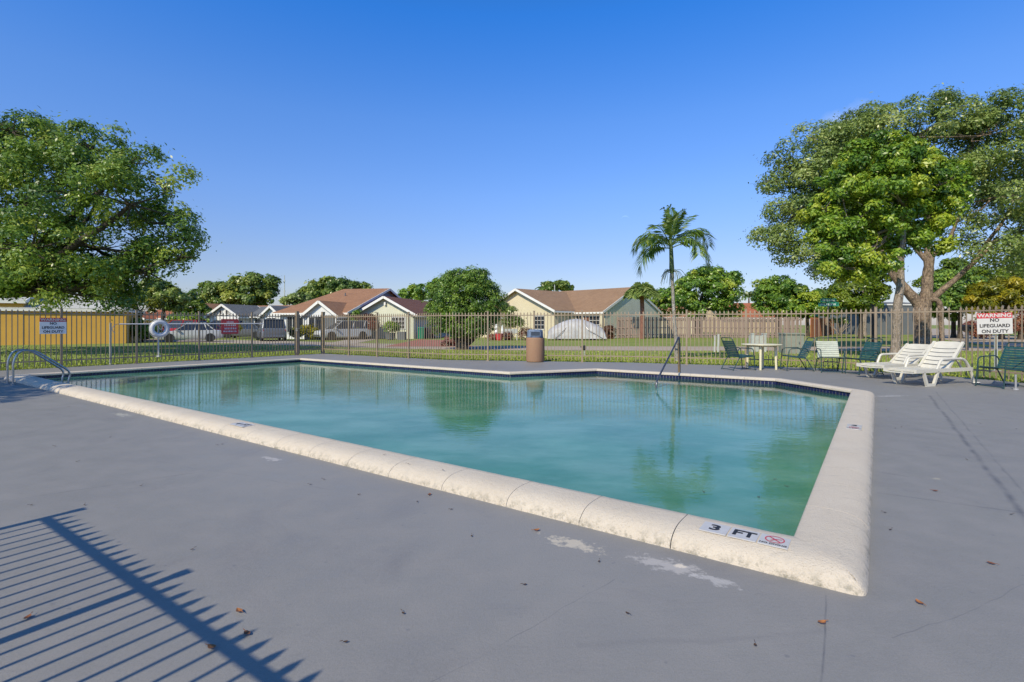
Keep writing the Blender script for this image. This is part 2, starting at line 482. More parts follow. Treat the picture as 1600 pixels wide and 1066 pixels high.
def water_mat():
    t = NT('pool_water')
    p = t.pos()
    rip = t.math('ADD', t.math('MULTIPLY', t.noise(t.mapping(p, rot=(0, 0, 0.5), scale=(1.0, 1.8, 1)), 5.5, 3, 0.55), 1.0), t.math('MULTIPLY', t.noise(p, 26, 2), 0.16))
    bm = t.node('ShaderNodeBump'); bm.inputs['Strength'].default_value = 0.16; bm.inputs['Distance'].default_value = 0.012
    t.put(bm.inputs['Height'], rip)
    fr = t.node('ShaderNodeFresnel'); fr.inputs['IOR'].default_value = 1.33
    t.l.new(bm.outputs[0], fr.inputs['Normal'])
    gl = t.node('ShaderNodeBsdfGlossy'); gl.inputs['Roughness'].default_value = 0.015
    t.l.new(bm.outputs[0], gl.inputs['Normal'])
    tr = t.node('ShaderNodeBsdfTransparent'); tr.inputs[0].default_value = (0.97, 1, 1, 1)
    df = t.node('ShaderNodeBsdfDiffuse'); t.put(df.inputs[0], t.mix(t.ramp(t.noise(t.mapping(p, scale=(1, 1.6, 1)), 0.75, 5, 0.64), 0.40, 0.64), (0.13, 0.42, 0.27), (0.26, 0.57, 0.43)))  # murky tone; its pale patches imitate reflected clouds
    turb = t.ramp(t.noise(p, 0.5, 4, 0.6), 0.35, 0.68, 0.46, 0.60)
    # the water over the shallow entry steps is less murky than the deep part
    vd = t.node('ShaderNodeVectorMath', operation='DOT_PRODUCT'); t.put(vd.inputs[0], p); vd.inputs[1].default_value = (0.579, 0.815, 0)
    ud = t.node('ShaderNodeVectorMath', operation='DOT_PRODUCT'); t.put(ud.inputs[0], p); ud.inputs[1].default_value = (-0.815, 0.579, 0)
    v0 = 1.60 * 0.579 + 2.93 * 0.815; u0 = -1.60 * 0.815 + 2.93 * 0.579
    shal = t.math('MULTIPLY', t.ramp(vd.outputs['Value'], v0 + 7.3, v0 + 8.3), t.ramp(ud.outputs['Value'], u0 + 7.4, u0 + 6.2))
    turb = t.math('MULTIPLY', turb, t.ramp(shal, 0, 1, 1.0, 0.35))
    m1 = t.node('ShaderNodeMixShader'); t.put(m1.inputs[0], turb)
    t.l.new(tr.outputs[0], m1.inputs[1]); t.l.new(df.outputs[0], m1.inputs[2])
    m2 = t.node('ShaderNodeMixShader'); t.l.new(fr.outputs[0], m2.inputs[0])
    t.l.new(m1.outputs[0], m2.inputs[1]); t.l.new(gl.outputs[0], m2.inputs[2])
    t.l.new(m2.outputs[0], t.out.inputs['Surface'])
    ab = t.node('ShaderNodeVolumeAbsorption'); ab.inputs['Color'].default_value = (0.18, 0.80, 0.86, 1); ab.inputs['Density'].default_value = 0.55
    t.l.new(ab.outputs[0], t.out.inputs['Volume'])
    t.n.remove(t.b)
    return t.m
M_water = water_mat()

def grass_mat():
    t = NT('lawn')
    p = t.pos()
    c = t.mix(t.ramp(t.noise(p, 0.5, 4, 0.6), 0.3, 0.7), (0.185, 0.240, 0.030), (0.300, 0.340, 0.058))
    c = t.mix(t.ramp(t.noise(p, 3.2, 4, 0.65), 0.45, 0.7, 0, 0.6), c, (0.26, 0.25, 0.085))
    c = t.mix(t.ramp(t.noise(p, 28, 3, 0.7), 0.4, 0.7, 0, 0.55), c, (0.10, 0.145, 0.022))
    t.bump(t.noise(p, 40, 3, 0.7), 0.8, 0.03)
    return t.set(Base_Color=c, Roughness=0.9)
M_grass = grass_mat()
def blade_mat():
    t = NT('grass_blades')
    a = t.node('ShaderNodeAttribute'); a.attribute_name = 'tint'
    c = t.mix(a.outputs['Fac'], (0.15, 0.22, 0.022), (0.40, 0.44, 0.08))
    return t.set(Base_Color=c, Roughness=0.7)
M_blade = blade_mat()
M_road = simple('street_concrete', (0.40, 0.325, 0.245), 0.85, 0.12, 0.8, 0, 0.2, 'pos', bscale=30)
M_walk = simple('driveway_concrete', (0.44, 0.37, 0.29), 0.85, 0.12, 0.8, 0, 0.2, 'pos', bscale=30)
M_asph = simple('asphalt', (0.10, 0.10, 0.105), 0.85, 0.15, 1.5, 0, 0.2, 'pos', bscale=40)
M_paver = simple('red_paver', (0.36, 0.13, 0.08), 0.85, 0.2, 8, 0, 0.2, 'pos')
M_mulch = simple('mulch', (0.12, 0.075, 0.05), 0.95, 0.35, 25, 0, 0.6, 'pos')

def stucco(name, col):
    return simple(name, col, 0.88, 0.05, 1.2, 0, 0.15, 'obj', bscale=60)
M_ochre = stucco('ochre_stucco', (0.60, 0.345, 0.065))
M_yellow = stucco('cream_stucco', (0.62, 0.545, 0.38))
M_palegreen = stucco('pale_green_stucco', (0.64, 0.64, 0.50))
M_shadewall = stucco('shaded_side_stucco', (0.42, 0.45, 0.50))
M_whitewall = stucco('white_stucco', (0.68, 0.69, 0.70))
M_shadegable = stucco('shaded_gable_stucco', (0.20, 0.24, 0.33))
M_peach = stucco('peach_stucco', (0.62, 0.47, 0.29))
M_darkgray = stucco('dark_gray_stucco', (0.13, 0.145, 0.16))
def shingle(name, a, b):
    t = NT(name)
    o = t.obj()
    br = t.node('ShaderNodeTexBrick')
    t.put(br.inputs['Vector'], t.mapping(o, scale=(1, 1, 1)))
    br.inputs['Color1'].default_value = (*a, 1); br.inputs['Color2'].default_value = (*b, 1)
    br.inputs['Mortar'].default_value = tuple(x * 0.55 for x in a) + (1,)
    br.inputs['Scale'].default_value = 1.0; br.inputs['Brick Width'].default_value = 0.33; br.inputs['Row Height'].default_value = 0.14
    br.inputs['Mortar Size'].default_value = 0.012
    c = t.mix(t.ramp(t.noise(o, 1.1, 5, 0.65), 0.35, 0.7, 0, 0.6), br.outputs['Color'], tuple(x * 0.7 for x in a))
    c = t.mix(t.ramp(t.noise(t.mapping(o, scale=(1, .35, .35)), 3.5, 4, 0.7), 0.5, 0.68, 0, 0.6), c, tuple(x * 0.6 for x in a))
    c = t.mix(t.ramp(t.noise(o, 14, 3, 0.7), 0.4, 0.7, 0, 0.5), c, tuple(min(1, x * 1.35) for x in b))
    t.bump(br.outputs['Fac'], 0.4, 0.02)
    return t.set(Base_Color=c, Roughness=0.9)
M_roofbrown = shingle('brown_shingle', (0.27, 0.16, 0.09), (0.33, 0.205, 0.12))
M_roofrust = shingle('rust_shingle', (0.30, 0.145, 0.075), (0.36, 0.19, 0.10))
M_roofred = shingle('red_brown_shingle', (0.155, 0.06, 0.04), (0.20, 0.085, 0.055))
M_roofgray = shingle('gray_shingle', (0.12, 0.125, 0.13), (0.17, 0.175, 0.18))
M_roofpale = shingle('pale_shingle', (0.50, 0.50, 0.46), (0.58, 0.57, 0.52))
M_rooftile = shingle('terracotta_tile', (0.36, 0.11, 0.05), (0.42, 0.15, 0.07))

def leaf_mat(name, dark, mid, light, trans=0.38):
    t = NT(name)
    a = t.node('ShaderNodeAttribute'); a.attribute_name = 'tint'
    r = t.node('ShaderNodeValToRGB')
    r.color_ramp.elements[0].position = 0.1; r.color_ramp.elements[0].color = (*dark, 1)
    r.color_ramp.elements[1].position = 0.95; r.color_ramp.elements[1].color = (*light, 1)
    e = r.color_ramp.elements.new(0.5); e.color = (*mid, 1)
    t.l.new(a.outputs['Fac'], r.inputs[0])
    t.set(Base_Color=r.outputs[0], Roughness=0.36)
    t.b.inputs['Specular IOR Level'].default_value = 0.6
    tl = t.node('ShaderNodeBsdfTranslucent'); t.l.new(r.outputs[0], tl.inputs[0])
    mx = t.node('ShaderNodeMixShader'); mx.inputs[0].default_value = trans
    t.l.new(t.b.outputs[0], mx.inputs[1]); t.l.new(tl.outputs[0], mx.inputs[2])
    t.l.new(mx.outputs[0], t.out.inputs['Surface'])
    return t.m
L_oak = leaf_mat('oak_leaves', (0.084, 0.165, 0.026), (0.236, 0.366, 0.053), (0.473, 0.531, 0.098))
L_bright = leaf_mat('bright_leaves', (0.076, 0.173, 0.022), (0.236, 0.388, 0.037), (0.500, 0.550, 0.056))
L_olive = leaf_mat('olive_leaves', (0.099, 0.159, 0.041), (0.259, 0.352, 0.083), (0.458, 0.503, 0.160))
L_ficus = leaf_mat('ficus_leaves', (0.071, 0.147, 0.033), (0.179, 0.310, 0.048), (0.393, 0.524, 0.089))
L_mango = leaf_mat('mango_leaves', (0.079, 0.180, 0.026), (0.236, 0.393, 0.048), (0.500, 0.550, 0.079))
L_far = leaf_mat('far_leaves', (0.088, 0.164, 0.037), (0.216, 0.310, 0.056), (0.471, 0.491, 0.090))
L_yellow = leaf_mat('yellow_leaves', (0.12, 0.16, 0.015), (0.36, 0.33, 0.02), (0.60, 0.46, 0.03))
L_lime = leaf_mat('lime_leaves', (0.06, 0.12, 0.012), (0.16, 0.24, 0.016), (0.30, 0.36, 0.03), 0.35)
L_palm = leaf_mat('palm_leaves', (0.055, 0.120, 0.022), (0.136, 0.230, 0.034), (0.324, 0.371, 0.054))
L_croton = leaf_mat('croton_leaves', (0.12, 0.06, 0.03), (0.30, 0.09, 0.06), (0.45, 0.22, 0.10))
L_pink = leaf_mat('pink_blossom', (0.12, 0.10, 0.05), (0.34, 0.16, 0.14), (0.50, 0.30, 0.28))
def bark_mat(name, a, b):
    t = NT(name)
    o = t.obj()
    f = t.noise(t.mapping(o, scale=(1, 1, 0.35)), 9, 5, 0.65, 0.6)
    c = t.mix(t.ramp(f, 0.38, 0.62), a, b)
    c = t.mix(t.ramp(t.noise(t.mapping(o, scale=(1, 1, .3)), 20, 4, .7), .52, .66, 0, .8), c, tuple(x * .35 for x in a))
    c = t.mix(t.ramp(t.noise(o, 2.2, 3), 0.5, 0.75, 0, 0.5), c, tuple(x * 0.7 for x in a))
    t.bump(t.math('ADD', f, t.math('MULTIPLY', t.noise(o, 3.5, 4, .7), 1.2)), 1.0, 0.10)
    return t.set(Base_Color=c, Roughness=0.92)
M_bark = bark_mat('oak_bark', (0.14, 0.10, 0.075), (0.38, 0.28, 0.20))
M_bark2 = bark_mat('gray_bark', (0.24, 0.19, 0.15), (0.40, 0.33, 0.27))
M_barkd = bark_mat('dark_bark', (0.055, 0.045, 0.035), (0.13, 0.10, 0.075))
M_palmtrunk = bark_mat('palm_trunk', (0.30, 0.28, 0.24), (0.46, 0.43, 0.37))
M_shaft = simple('palm_crownshaft', (0.10, 0.15, 0.05), 0.5, 0.2, 5)
def wood_mat(name, a, b):
    t = NT(name)
    info = t.node('ShaderNodeObjectInfo')
    o = t.obj()
    g = t.noise(t.mapping(o, scale=(18, 18, 1.5)), 1.0, 4, 0.6)
    c = t.mix(t.ramp(g, 0.3, 0.7), a, b)
    c = t.mix(t.math('MULTIPLY', info.outputs['Random'], 0.5), c, tuple(x * 0.62 for x in a))
    return t.set(Base_Color=c, Roughness=0.85)
M_wood = wood_mat('weathered_cedar', (0.29, 0.21, 0.18), (0.385, 0.285, 0.245))
M_woodred = wood_mat('stained_cedar', (0.34, 0.12, 0.05), (0.42, 0.17, 0.08))

# ------------------------------------------------------------------ ground, deck, streets
def fill(name, outer, holes, z, mat, kind='structure', skirt=0.0):
    bm = bmesh.new()
    loops = []
    for poly in [outer] + holes:
        vs = [bm.verts.new((p[0], p[1], z)) for p in poly]
        loops.append(vs)
        for i in range(len(vs)): bm.edges.new((vs[i], vs[(i + 1) % len(vs)]))
    bmesh.ops.triangle_fill(bm, use_beauty=True, use_dissolve=False, edges=list(bm.edges), normal=(0, 0, 1))
    for f in bm.faces:
        if f.normal.z < 0: f.normal_flip()
    if skirt:
        for vs in loops:
            lo = [bm.verts.new((v.co.x, v.co.y, z - skirt)) for v in vs]
            for i in range(len(vs)):
                j = (i + 1) % len(vs)
                bm.faces.new((vs[i], vs[j], lo[j], lo[i]))
    me = bpy.data.meshes.new(name); bm.to_mesh(me); bm.free()
    me.materials.append(mat)
    return tag(link(name, me), kind=kind)

POOL = [(0, 0), (16.2, 0), (16.2, 7.14), (7.1, 7.14), (5.78, 9.3), (1.45, 9.3), (0, 7.95)]   # inner edge, u v
def offset_uv(poly, d):
    """Offset outward (d > 0) of a polygon in u, v that runs clockwise seen in u right, v up."""
    n = len(poly); out = []
    area = sum(poly[i][0] * poly[(i + 1) % n][1] - poly[(i + 1) % n][0] * poly[i][1] for i in range(n))
    sg = 1 if area > 0 else -1
    for i in range(n):
        a, b, c = Vector(poly[i - 1]), Vector(poly[i]), Vector(poly[(i + 1) % n])
        e1, e2 = (b - a).normalized(), (c - b).normalized()
        n1, n2 = Vector((e1.y, -e1.x)) * sg, Vector((e2.y, -e2.x)) * sg
        m = (n1 + n2)
        m = m / m.length_squared * 2
        out.append(tuple(b + m * d))
    return out
CW = 0.36
# fence line: left run along u = 19.6, then the far run
FAR = [uv(19.6, 10.4), Vector((-2.5, 18.72, 0)), Vector((4.05, 17.35, 0)), Vector((8.87, 15.3, 0)), Vector((10.9, 12.65, 0)), Vector((11.25, 11.2, 0)), Vector((12.6, 8.0, 0)), Vector((13.6, 4.0, 0))]
LEFT0 = uv(19.6, -4.33)
C0 = Vector((-4.18, 1.83, 0))            # corner post of the entrance fence, beside the camera
def push(p, d): return Vector((p[0] + d[0], p[1] + d[1], 0))
deck_out = [uv(19.75, -7.0), uv(19.75, 10.5), push(FAR[1], (0.02, .16)), push(FAR[2], (.06, .16)), push(FAR[3], (.12, .12)), push(FAR[4], (.15, .06)), push(FAR[5], (.16, .03)), push(FAR[6], (.15, .04)), push(FAR[7], (.2, 0)), Vector((14.5, -5, 0)), Vector((0, -7, 0)), uv(6, -10)]
pool_hole = [uv(*p) for p in offset_uv(POOL, 0.05)]
fill('pool_deck', deck_out, [pool_hole], 0.0, M_deck, skirt=0.15)
BIG = 900
fill('lawn', [(-BIG, -BIG), (BIG, -BIG), (BIG, BIG), (-BIG, BIG)], [deck_out], -0.03, M_grass)
def ribbon(name, pts, w, z, mat, kerb=None):
    pts = catmull([Vector((p[0], p[1], 0)) for p in pts], 6)
    L, Rr = [], []
    for i, p in enumerate(pts):
        t = (pts[min(i + 1, len(pts) - 1)] - pts[max(i - 1, 0)]).normalized()
        nn = Vector((-t.y, t.x, 0))
        L.append(p + nn * w / 2); Rr.append(p - nn * w / 2)
    mb = MB()
    vs = []
    for a, b in zip(L, Rr): vs += [(a.x, a.y, z), (b.x, b.y, z)]
    mb.add(vs, [(2 * i + 1, 2 * i + 3, 2 * i + 2, 2 * i) for i in range(len(L) - 1)])
    o = mb.build(name, mat); tag(o, kind='structure')
    return L, Rr
ribbon('street', [(70, 26.0), (45, 27.2), (30, 27.8), (15, 28.3), (5, 28.6), (-2, 29.3), (-7, 31.5), (-13, 35), (-22, 40), (-40, 46), (-80, 52)], 5.0, -0.024, M_road)
ribbon('side_street', [(33, 29.5), (39, 40), (50, 56), (75, 90), (130, 160)], 7.5, -0.020, M_road)
def flat(name, poly, z, mat, kind='structure'):
    mb = MB(); mb.add([(p[0], p[1], z) for p in poly], [tuple(range(len(poly)))])
    return tag(mb.build(name, mat), kind=kind)
flat('red_paver_driveway', [G(600, 541), G(740, 541), G(700, 531.5), G(655, 530)], -0.018, M_paver)
flat('driveway', [G(505, 537.5), G(545, 538), G(600, 528), G(560, 527)], -0.016, M_walk)
flat('mulch_bed', [(5.1 + .9 * math.cos(a * .5), 18.4 + .55 * math.sin(a * .5), 0) for a in range(13)], -0.022, M_mulch)

# grass that stands up along the fence and on the near lawn
def tufts(name, pts, h0, h1, seedcol):
    n = len(pts)
    nb = 3
    P = np.repeat(np.array(pts), nb, axis=0)
    N = len(P)
    P = P + np.c_[RNG.normal(0, .025, (N, 2)), np.zeros(N)]
    ang = RNG.uniform(0, 6.28, N); h = RNG.uniform(h0, h1, N); lean = RNG.uniform(0, .6, N) * h
    w = h * 0.22
    dx, dy = np.cos(ang), np.sin(ang)
    A = P + np.c_[-dy * w, dx * w, np.zeros(N)]; B = P + np.c_[dy * w, -dx * w, np.zeros(N)]; C = P + np.c_[dx * lean, dy * lean, h]
    V = np.stack([A, B, C], 1).reshape(-1, 3)
    tint = np.clip(RNG.normal(.45, .25, N), 0, 1)
    return raw_mesh(name, V, np.arange(3 * N).reshape(-1, 3), tint, M_blade)
def raw_mesh(name, V, Fc, tint, mat):
    k = Fc.shape[1]; n = len(Fc)
    me = bpy.data.meshes.new(name)
    me.vertices.add(len(V)); me.vertices.foreach_set('co', V.astype(np.float32).ravel())
    me.loops.add(n * k); me.loops.foreach_set('vertex_index', Fc.astype(np.int32).ravel())
    me.polygons.add(n); me.polygons.foreach_set('loop_start', np.arange(0, n * k, k, dtype=np.int32))
    me.update(calc_edges=True)
    at_ = me.attributes.new('tint', 'FLOAT', 'FACE'); at_.data.foreach_set('value', tint.astype(np.float32))
    me.materials.append(mat)
    me.validate()
    return me
gp = []
def along(poly, spacing):
    out = []
    for a, b in zip(poly[:-1], poly[1:]):
        n = max(1, int((b - a).length / spacing))
        for i in range(n): out.append(a.lerp(b, i / n))
    return out
edge_line = [deck_out[i] for i in range(0, 9)]
for a, b in zip(edge_line[:-1], edge_line[1:]):
    d = (b - a).normalized(); nn = Vector((-d.y, d.x, 0))
    if nn.dot(Vector((a.x, a.y - 6, 0))) < 0: nn = -nn
    L = (b - a).length
    for i in range(int(L * 420)):
        off = abs(random.gauss(0, 1)) * 2.6 if i % 3 else random.random() * 0.35
        p = a + d * random.random() * L + nn * (0.03 + off)
        gp.append((p.x, p.y, -0.03))
for i in range(14000):
    Y = 17 + 14 * random.random() ** 1.3; X = random.uniform(-1.05, 1.05) * Y
    if Y > 25.6 and X > -10: continue
    q = Vector((X, Y, 0)) - P0
    u, v = q.dot(DU), q.dot(DV)
    if u < 19.8 and Y < 19.5 - 0.42 * X * (1 if X < 0 else .6): continue
    gp.append((X, Y, -0.03))
tag(link('grass', tufts('grass', gp, 0.03, 0.085, 0)), 'short lawn grass growing along the fence and beyond the pool deck', 'grass', kind='stuff')

# ------------------------------------------------------------------ swimming pool
pool = thing('swimming_pool', 'large pool with teal water, cream coping and navy waterline tiles', 'pool', (0, 0, 0))
WALL = offset_uv(POOL, 0.035)
WZ = -0.03
def floor_z(u): return -1.05 - 0.45 * max(0, min(1, (u - 3) / 12))
mb = MB()
n = len(WALL)
for i in range(n):
    a, b = WALL[i], WALL[(i + 1) % n]
    k = 12
    for j in range(k):
        p = (a[0] + (b[0] - a[0]) * j / k, a[1] + (b[1] - a[1]) * j / k); q = (a[0] + (b[0] - a[0]) * (j + 1) / k, a[1] + (b[1] - a[1]) * (j + 1) / k)
        mb.add([uv(*p, -0.001), uv(*q, -0.001), uv(*q, floor_z(q[0])), uv(*p, floor_z(p[0]))], [(0, 1, 2, 3)])
mb.build('basin_wall', M_plaster, pool)
mb = MB()
us = sorted(set([-.05, 16.25] + [x * 0.9 for x in range(1, 18)]))
vs_ = []
for u in us: vs_ += [uv(u, -0.05, floor_z(u)), uv(u, 9.4, floor_z(u))]
mb.add(vs_, [(2 * i, 2 * i + 1, 2 * i + 3, 2 * i + 2) for i in range(len(us) - 1)])
mb.build('basin_floor', M_plaster, pool)
for k in range(3):
    v0 = 9.3 - 0.42 * (k + 1); zt = -0.14 - 0.2 * k
    ua, ub = 0.75 - .35 * k, 6.3 + .25 * k
    mb = MB(); mb.prism([uv(ua + .6, 9.32), uv(ub - .5, 9.32), uv(ub, v0), uv(ua, v0)], -1.3, zt)
    st = mb.build('step', M_plaster, pool)
    mb = MB(); mb.bar(uv(ua, v0 + .02, zt + .002), uv(ub, v0 + .02, zt + .002), .11, .02)
    mb.build('nosing_tile', M_tile, st)
# waterline tiles: two rows of 7.5 cm navy squares on a grout band
gb, tb = MB(), MB()
for i in range(n):
    a, b = WALL[i], WALL[(i + 1) % n]
    A, B = uv(*a), uv(*b)
    L = (B - A).length; d = (B - A) / L
    nn = Vector((-d.y, d.x, 0))
    mid = (A + B) / 2
    if nn.dot(uv(8, 4) - mid) < 0: nn = -nn
    gb.bar(A + Vector((0, 0, -.065)), B + Vector((0, 0, -.065)), .012, .225)
    k = int(L / 0.076)
    for j in range(k):
        for r in range(2):
            c = A + d * (L * (j + .5) / k) + nn * .008
            rr = random.uniform(-.0012, .0012)
            w = L / k - .007
            x0, x1, z0, z1 = c - d * w / 2, c + d * w / 2, -.002 - .076 * r - .0, .066 - .076 * r - .0
            f = nn * (.003 + rr)
            z0, z1 = z0 - .03, z1 - .03
            tb.add([x0 + f + Vector((0, 0, z0)), x1 + f + Vector((0, 0, z0)), x1 + f + Vector((0, 0, z1)), x0 + f + Vector((0, 0, z1)),
                    x0 + Vector((0, 0, z0 - .002)), x1 + Vector((0, 0, z0 - .002)), x1 + Vector((0, 0, z1 + .002)), x0 + Vector((0, 0, z1 + .002))],
                   [(0, 1, 2, 3), (0, 4, 5, 1), (1, 5, 6, 2), (2, 6, 7, 3), (3, 7, 4, 0)])
gb.build('grout_band', M_grout, pool)
tag(tb.build('waterline_tile', M_tile, pool), kind='stuff')
# coping stones
PROF = [(0.0, .048), (0.0, .078), (.004, .092), (.015, .099), (.06, .101), (.13, .102), (.19, .100), (.235, .094), (.275, .083), (.31, .066), (.335, .044), (.350, .020), (.356, -.004), (.15, -.004), (.04, .0445)]
def coping_stone(a, b, ma, mb_, t0, t1):
    """a, b inner corner points (u, v); ma, mb_ outward mitres; the stone runs from t0 to t1 along the side."""
    A, B = uv(*a), uv(*b); MA, MBv = uv(*ma) - uv(0, 0), uv(*mb_) - uv(0, 0)
    L = (B - A).length; d = (B - A) / L
    perp = MA - d * MA.dot(d); perp = perp.normalized()
    gap = .0019
    sqa = abs(MA.normalized().dot(d) + math.sqrt(.5)) < .02; sqb = abs(MBv.normalized().dot(d) - math.sqrt(.5)) < .02
    ts = [t0 + gap, t0 + gap + .005, t0 + gap + .018] + [t0 + (t1 - t0) * k / 14 for k in range(1, 14)] + [t1 - gap - .018, t1 - gap - .005, t1 - gap]
    mbx = MB(); m = len(PROF); vs = []
    for q, t in enumerate(ts):
        end = q in (0, len(ts) - 1)
        for k, (s, z) in enumerate(PROF):
            base = A + d * t
            # shear towards the mitre when the stone touches a corner
            if t0 <= 1e-6:
                w = max(0, 1 - (t - gap) / (t1 - t0)); base = base + d * (MA.dot(d) * s * w)
            if t1 >= L - 1e-6:
                w = max(0, (t - t0 + gap) / (t1 - t0)); base = base + d * (MBv.dot(d) * s * min(1, w))
            p = base + perp * s
            # the outer corner of a right-angled turn is worn round
            for (Cn, sgn, sq) in ((A, -1, sqa), (B, 1, sqb)):
                y = (p - Cn).dot(d) * sgn
                if sq and y > 1e-5 and s > .01:
                    kk = s / ((s ** 13 + y ** 13) ** (1 / 13))
                    p = Cn + d * (sgn * y * kk) + perp * (s * kk)
            zz = z
            if 1 < k < 12:
                nz = noise.noise(Vector((p.x * 7, p.y * 7, z * 9)))
                zz += nz * .0018
                if k > 8: p = p + perp * ((noise.noise(Vector((p.x * 12, p.y * 12, 3.3))) * .006 + noise.noise(Vector((p.x * 31, p.y * 31, 1.3))) * .004))
                 
            p = Vector((p.x, p.y, zz)); vs.append(p)
    fs = []
    for q in range(len(ts) - 1):
        for k in range(m):
            l = (k + 1) % m
            fs.append((q * m + k, q * m + l, (q + 1) * m + l, (q + 1) * m + k))
    fs.append(tuple(range(m))); fs.append(tuple(reversed([(len(ts) - 1) * m + k for k in range(m)])))
    mbx.add(vs, fs)
    me = mbx.mesh('coping_stone', M_coping)
    bm = bmesh.new(); bm.from_mesh(me); bmesh.ops.recalc_face_normals(bm, faces=bm.faces); bm.to_mesh(me); bm.free()
    me.shade_smooth()
    try: me.set_sharp_from_angle(angle=R(50))
    except Exception: pass
    link('coping_stone', me, pool)
OUT1 = offset_uv(POOL, 1.0)
for i in range(n):
    a, b = POOL[i], POOL[(i + 1) % n]
    ma = (OUT1[i][0] - a[0], OUT1[i][1] - a[1]); mb_ = (OUT1[(i + 1) % n][0] - b[0], OUT1[(i + 1) % n][1] - b[1])
    L = math.hypot(b[0] - a[0], b[1] - a[1]); k = max(1, round(L / 0.61))
    cuts = [0.0] + [L * (j + random.uniform(-.06, .06)) / k for j in range(1, k)] + [L]
    for j in range(k): coping_stone(a, b, ma, mb_, cuts[j], cuts[j + 1])
# depth and no-diving markers let into the coping
def marker(u, v, body, along_=-1):
    M = frame_M(uv(u, v, .1036), -DU, DV)
    mk = MB(); mk.box((0, 0, -.0015), (.148, .148, .006))
    mo = mk.build('depth_marker', M_mark, pool); mo.matrix_local = M
    T = Matrix.Translation((0, 0, .0018))
    if body == 'DIVE':
        ring = MB()
        for (r0, r1) in ((.043, .050),):
            k = 28; vs = []
            for q in range(k):
                a = q * 2 * math.pi / k
                vs += [(r0 * math.cos(a), .016 + r0 * math.sin(a), .0035), (r1 * math.cos(a), .016 + r1 * math.sin(a), .0035)]
            ring.add(vs, [(2 * q, 2 * q + 1, (2 * q + 3) % (2 * k), (2 * q + 2) % (2 * k)) for q in range(k)])
        ring.add([(-.036, .046, .0036), (-.030, .052, .0036), (.036, -.014, .0036), (.030, -.020, .0036)], [(0, 3, 2, 1)])
        ring.build('no_diving_ring', M_redink, mo)
        fig = MB()
        fig.add([(-.022, -.006, .0034), (-.016, -.012, .0034), (.010, .020, .0034), (.004, .026, .0034)], [(0, 1, 2, 3)])
        fig.add([(.004, .026, .0034), (.010, .019, .0034), (.034, .024, .0034), (.034, .030, .0034)], [(0, 1, 2, 3)])
        fig.add([(-.005, .012, .00345), (.000, .008, .00345), (-.006, .036, .00345), (-.011, .034, .00345)], [(0, 1, 2, 3)])
        fig.build('diver_figure', M_redink, mo)
        text('lettering', 'NO DIVING', M_black, mo, T @ Matrix.Translation((0, -.052, 0)), .026, .0006, 1.0)
    else:
        text('lettering', body, M_black, mo, T, .115, .004, 1.15 if len(body) == 1 else 1.0)
    return mo
marker(.385, -.16, '3'); marker(.228, -.16, 'FT'); marker(.072, -.16, 'DIVE')
marker(5.88, -.17, '4'); marker(5.72, -.17, 'FT')
marker(-.17, 3.98, '3 FT'.split()[0]); marker(-.17, 3.82, 'DIVE')
# water
wpoly = offset_uv(POOL, 0.03)
mb = MB()
vs_ = [uv(*p, WZ) for p in wpoly]
m_ = len(vs_)
mb.add(vs_ + [uv(*p, -2.0) for p in wpoly], [tuple(range(m_)) if True else None, tuple(reversed(range(m_, 2 * m_)))] + [(i, (i + 1) % m_, m_ + (i + 1) % m_, m_ + i) for i in range(m_)])
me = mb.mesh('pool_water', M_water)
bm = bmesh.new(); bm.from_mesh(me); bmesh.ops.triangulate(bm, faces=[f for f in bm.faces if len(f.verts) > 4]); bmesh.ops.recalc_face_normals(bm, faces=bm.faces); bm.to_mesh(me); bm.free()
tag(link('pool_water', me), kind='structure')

# ------------------------------------------------------------------ metal picket fences
def picket_mesh(h, w=.0195, bulge=.044):
    mb = MB()
    z0 = .06
    mb.box((0, 0, (z0 + h - .14) / 2), (w, w, h - .14 - z0))
    a, b = w / 2, bulge / 2
    secs = [(h - .14, a, a), (h - .105, a * .75, a * .9), (h - .075, b, a * .9), (h - .055, b * .95, a * .9), (h, .002, .002)]
    vs = []
    for (z, x, y) in secs: vs += [(-x, -y, z), (x, -y, z), (x, y, z), (-x, y, z)]
    fs = [(4 * i + k, 4 * i + (k + 1) % 4, 4 * i + 4 + (k + 1) % 4, 4 * i + 4 + k) for i in range(len(secs) - 1) for k in range(4)]
    mb.add(vs, fs)
    return mb.mesh('picket', M_fence)
PICK = picket_mesh(1.735)
def post_mesh(h, w):
    mb = MB(); mb.box((0, 0, h / 2), (w, w, h)); mb.box((0, 0, h + .006), (w + .012, w + .012, .014)); mb.box((0, 0, .008), (w + .05, w + .05, .016))
    return mb.mesh('post', M_fence)
POST, POSTB = post_mesh(1.765, .055), post_mesh(1.84, .12)
def fence_run(root, poly, spacing=.122, bay=1.85, posts=(True, True), big=(), rail_z=(.22, 1.62)):
    base = root.location
    for a, b in zip(poly[:-1], poly[1:]):
        d = b - a; L = d.length; d = d / L
        rz = math.atan2(d.y, d.x)
        nb = max(1, round(L / bay))
        for z in rail_z:
            mb = MB(); mb.bar(a - base + Vector((0, 0, z)), b - base + Vector((0, 0, z)), .030, .034)
            mb.build('rail', M_fence, root)
        for k in range(nb):
            pa = a.lerp(b, k / nb)
            if k > 0 or posts[0]:
                link('post', POSTB if (k == 0 and a in big) else POST, root, pa - base, rz)
            m = round(L / nb / spacing)
            for j in range(1, m):
                link('picket', PICK, root, a.lerp(b, (k + j / m) / nb) - base, rz)
    if posts[1]: link('post', POST, root, poly[-1] - base, rz)
GATE0 = uv(19.6, 9.15)
t = thing('picket_fence', 'bronze metal picket fence along the left pool side beside the grass', 'fence', uv(19.6, -4.33), 0, 'bronze metal picket fences')
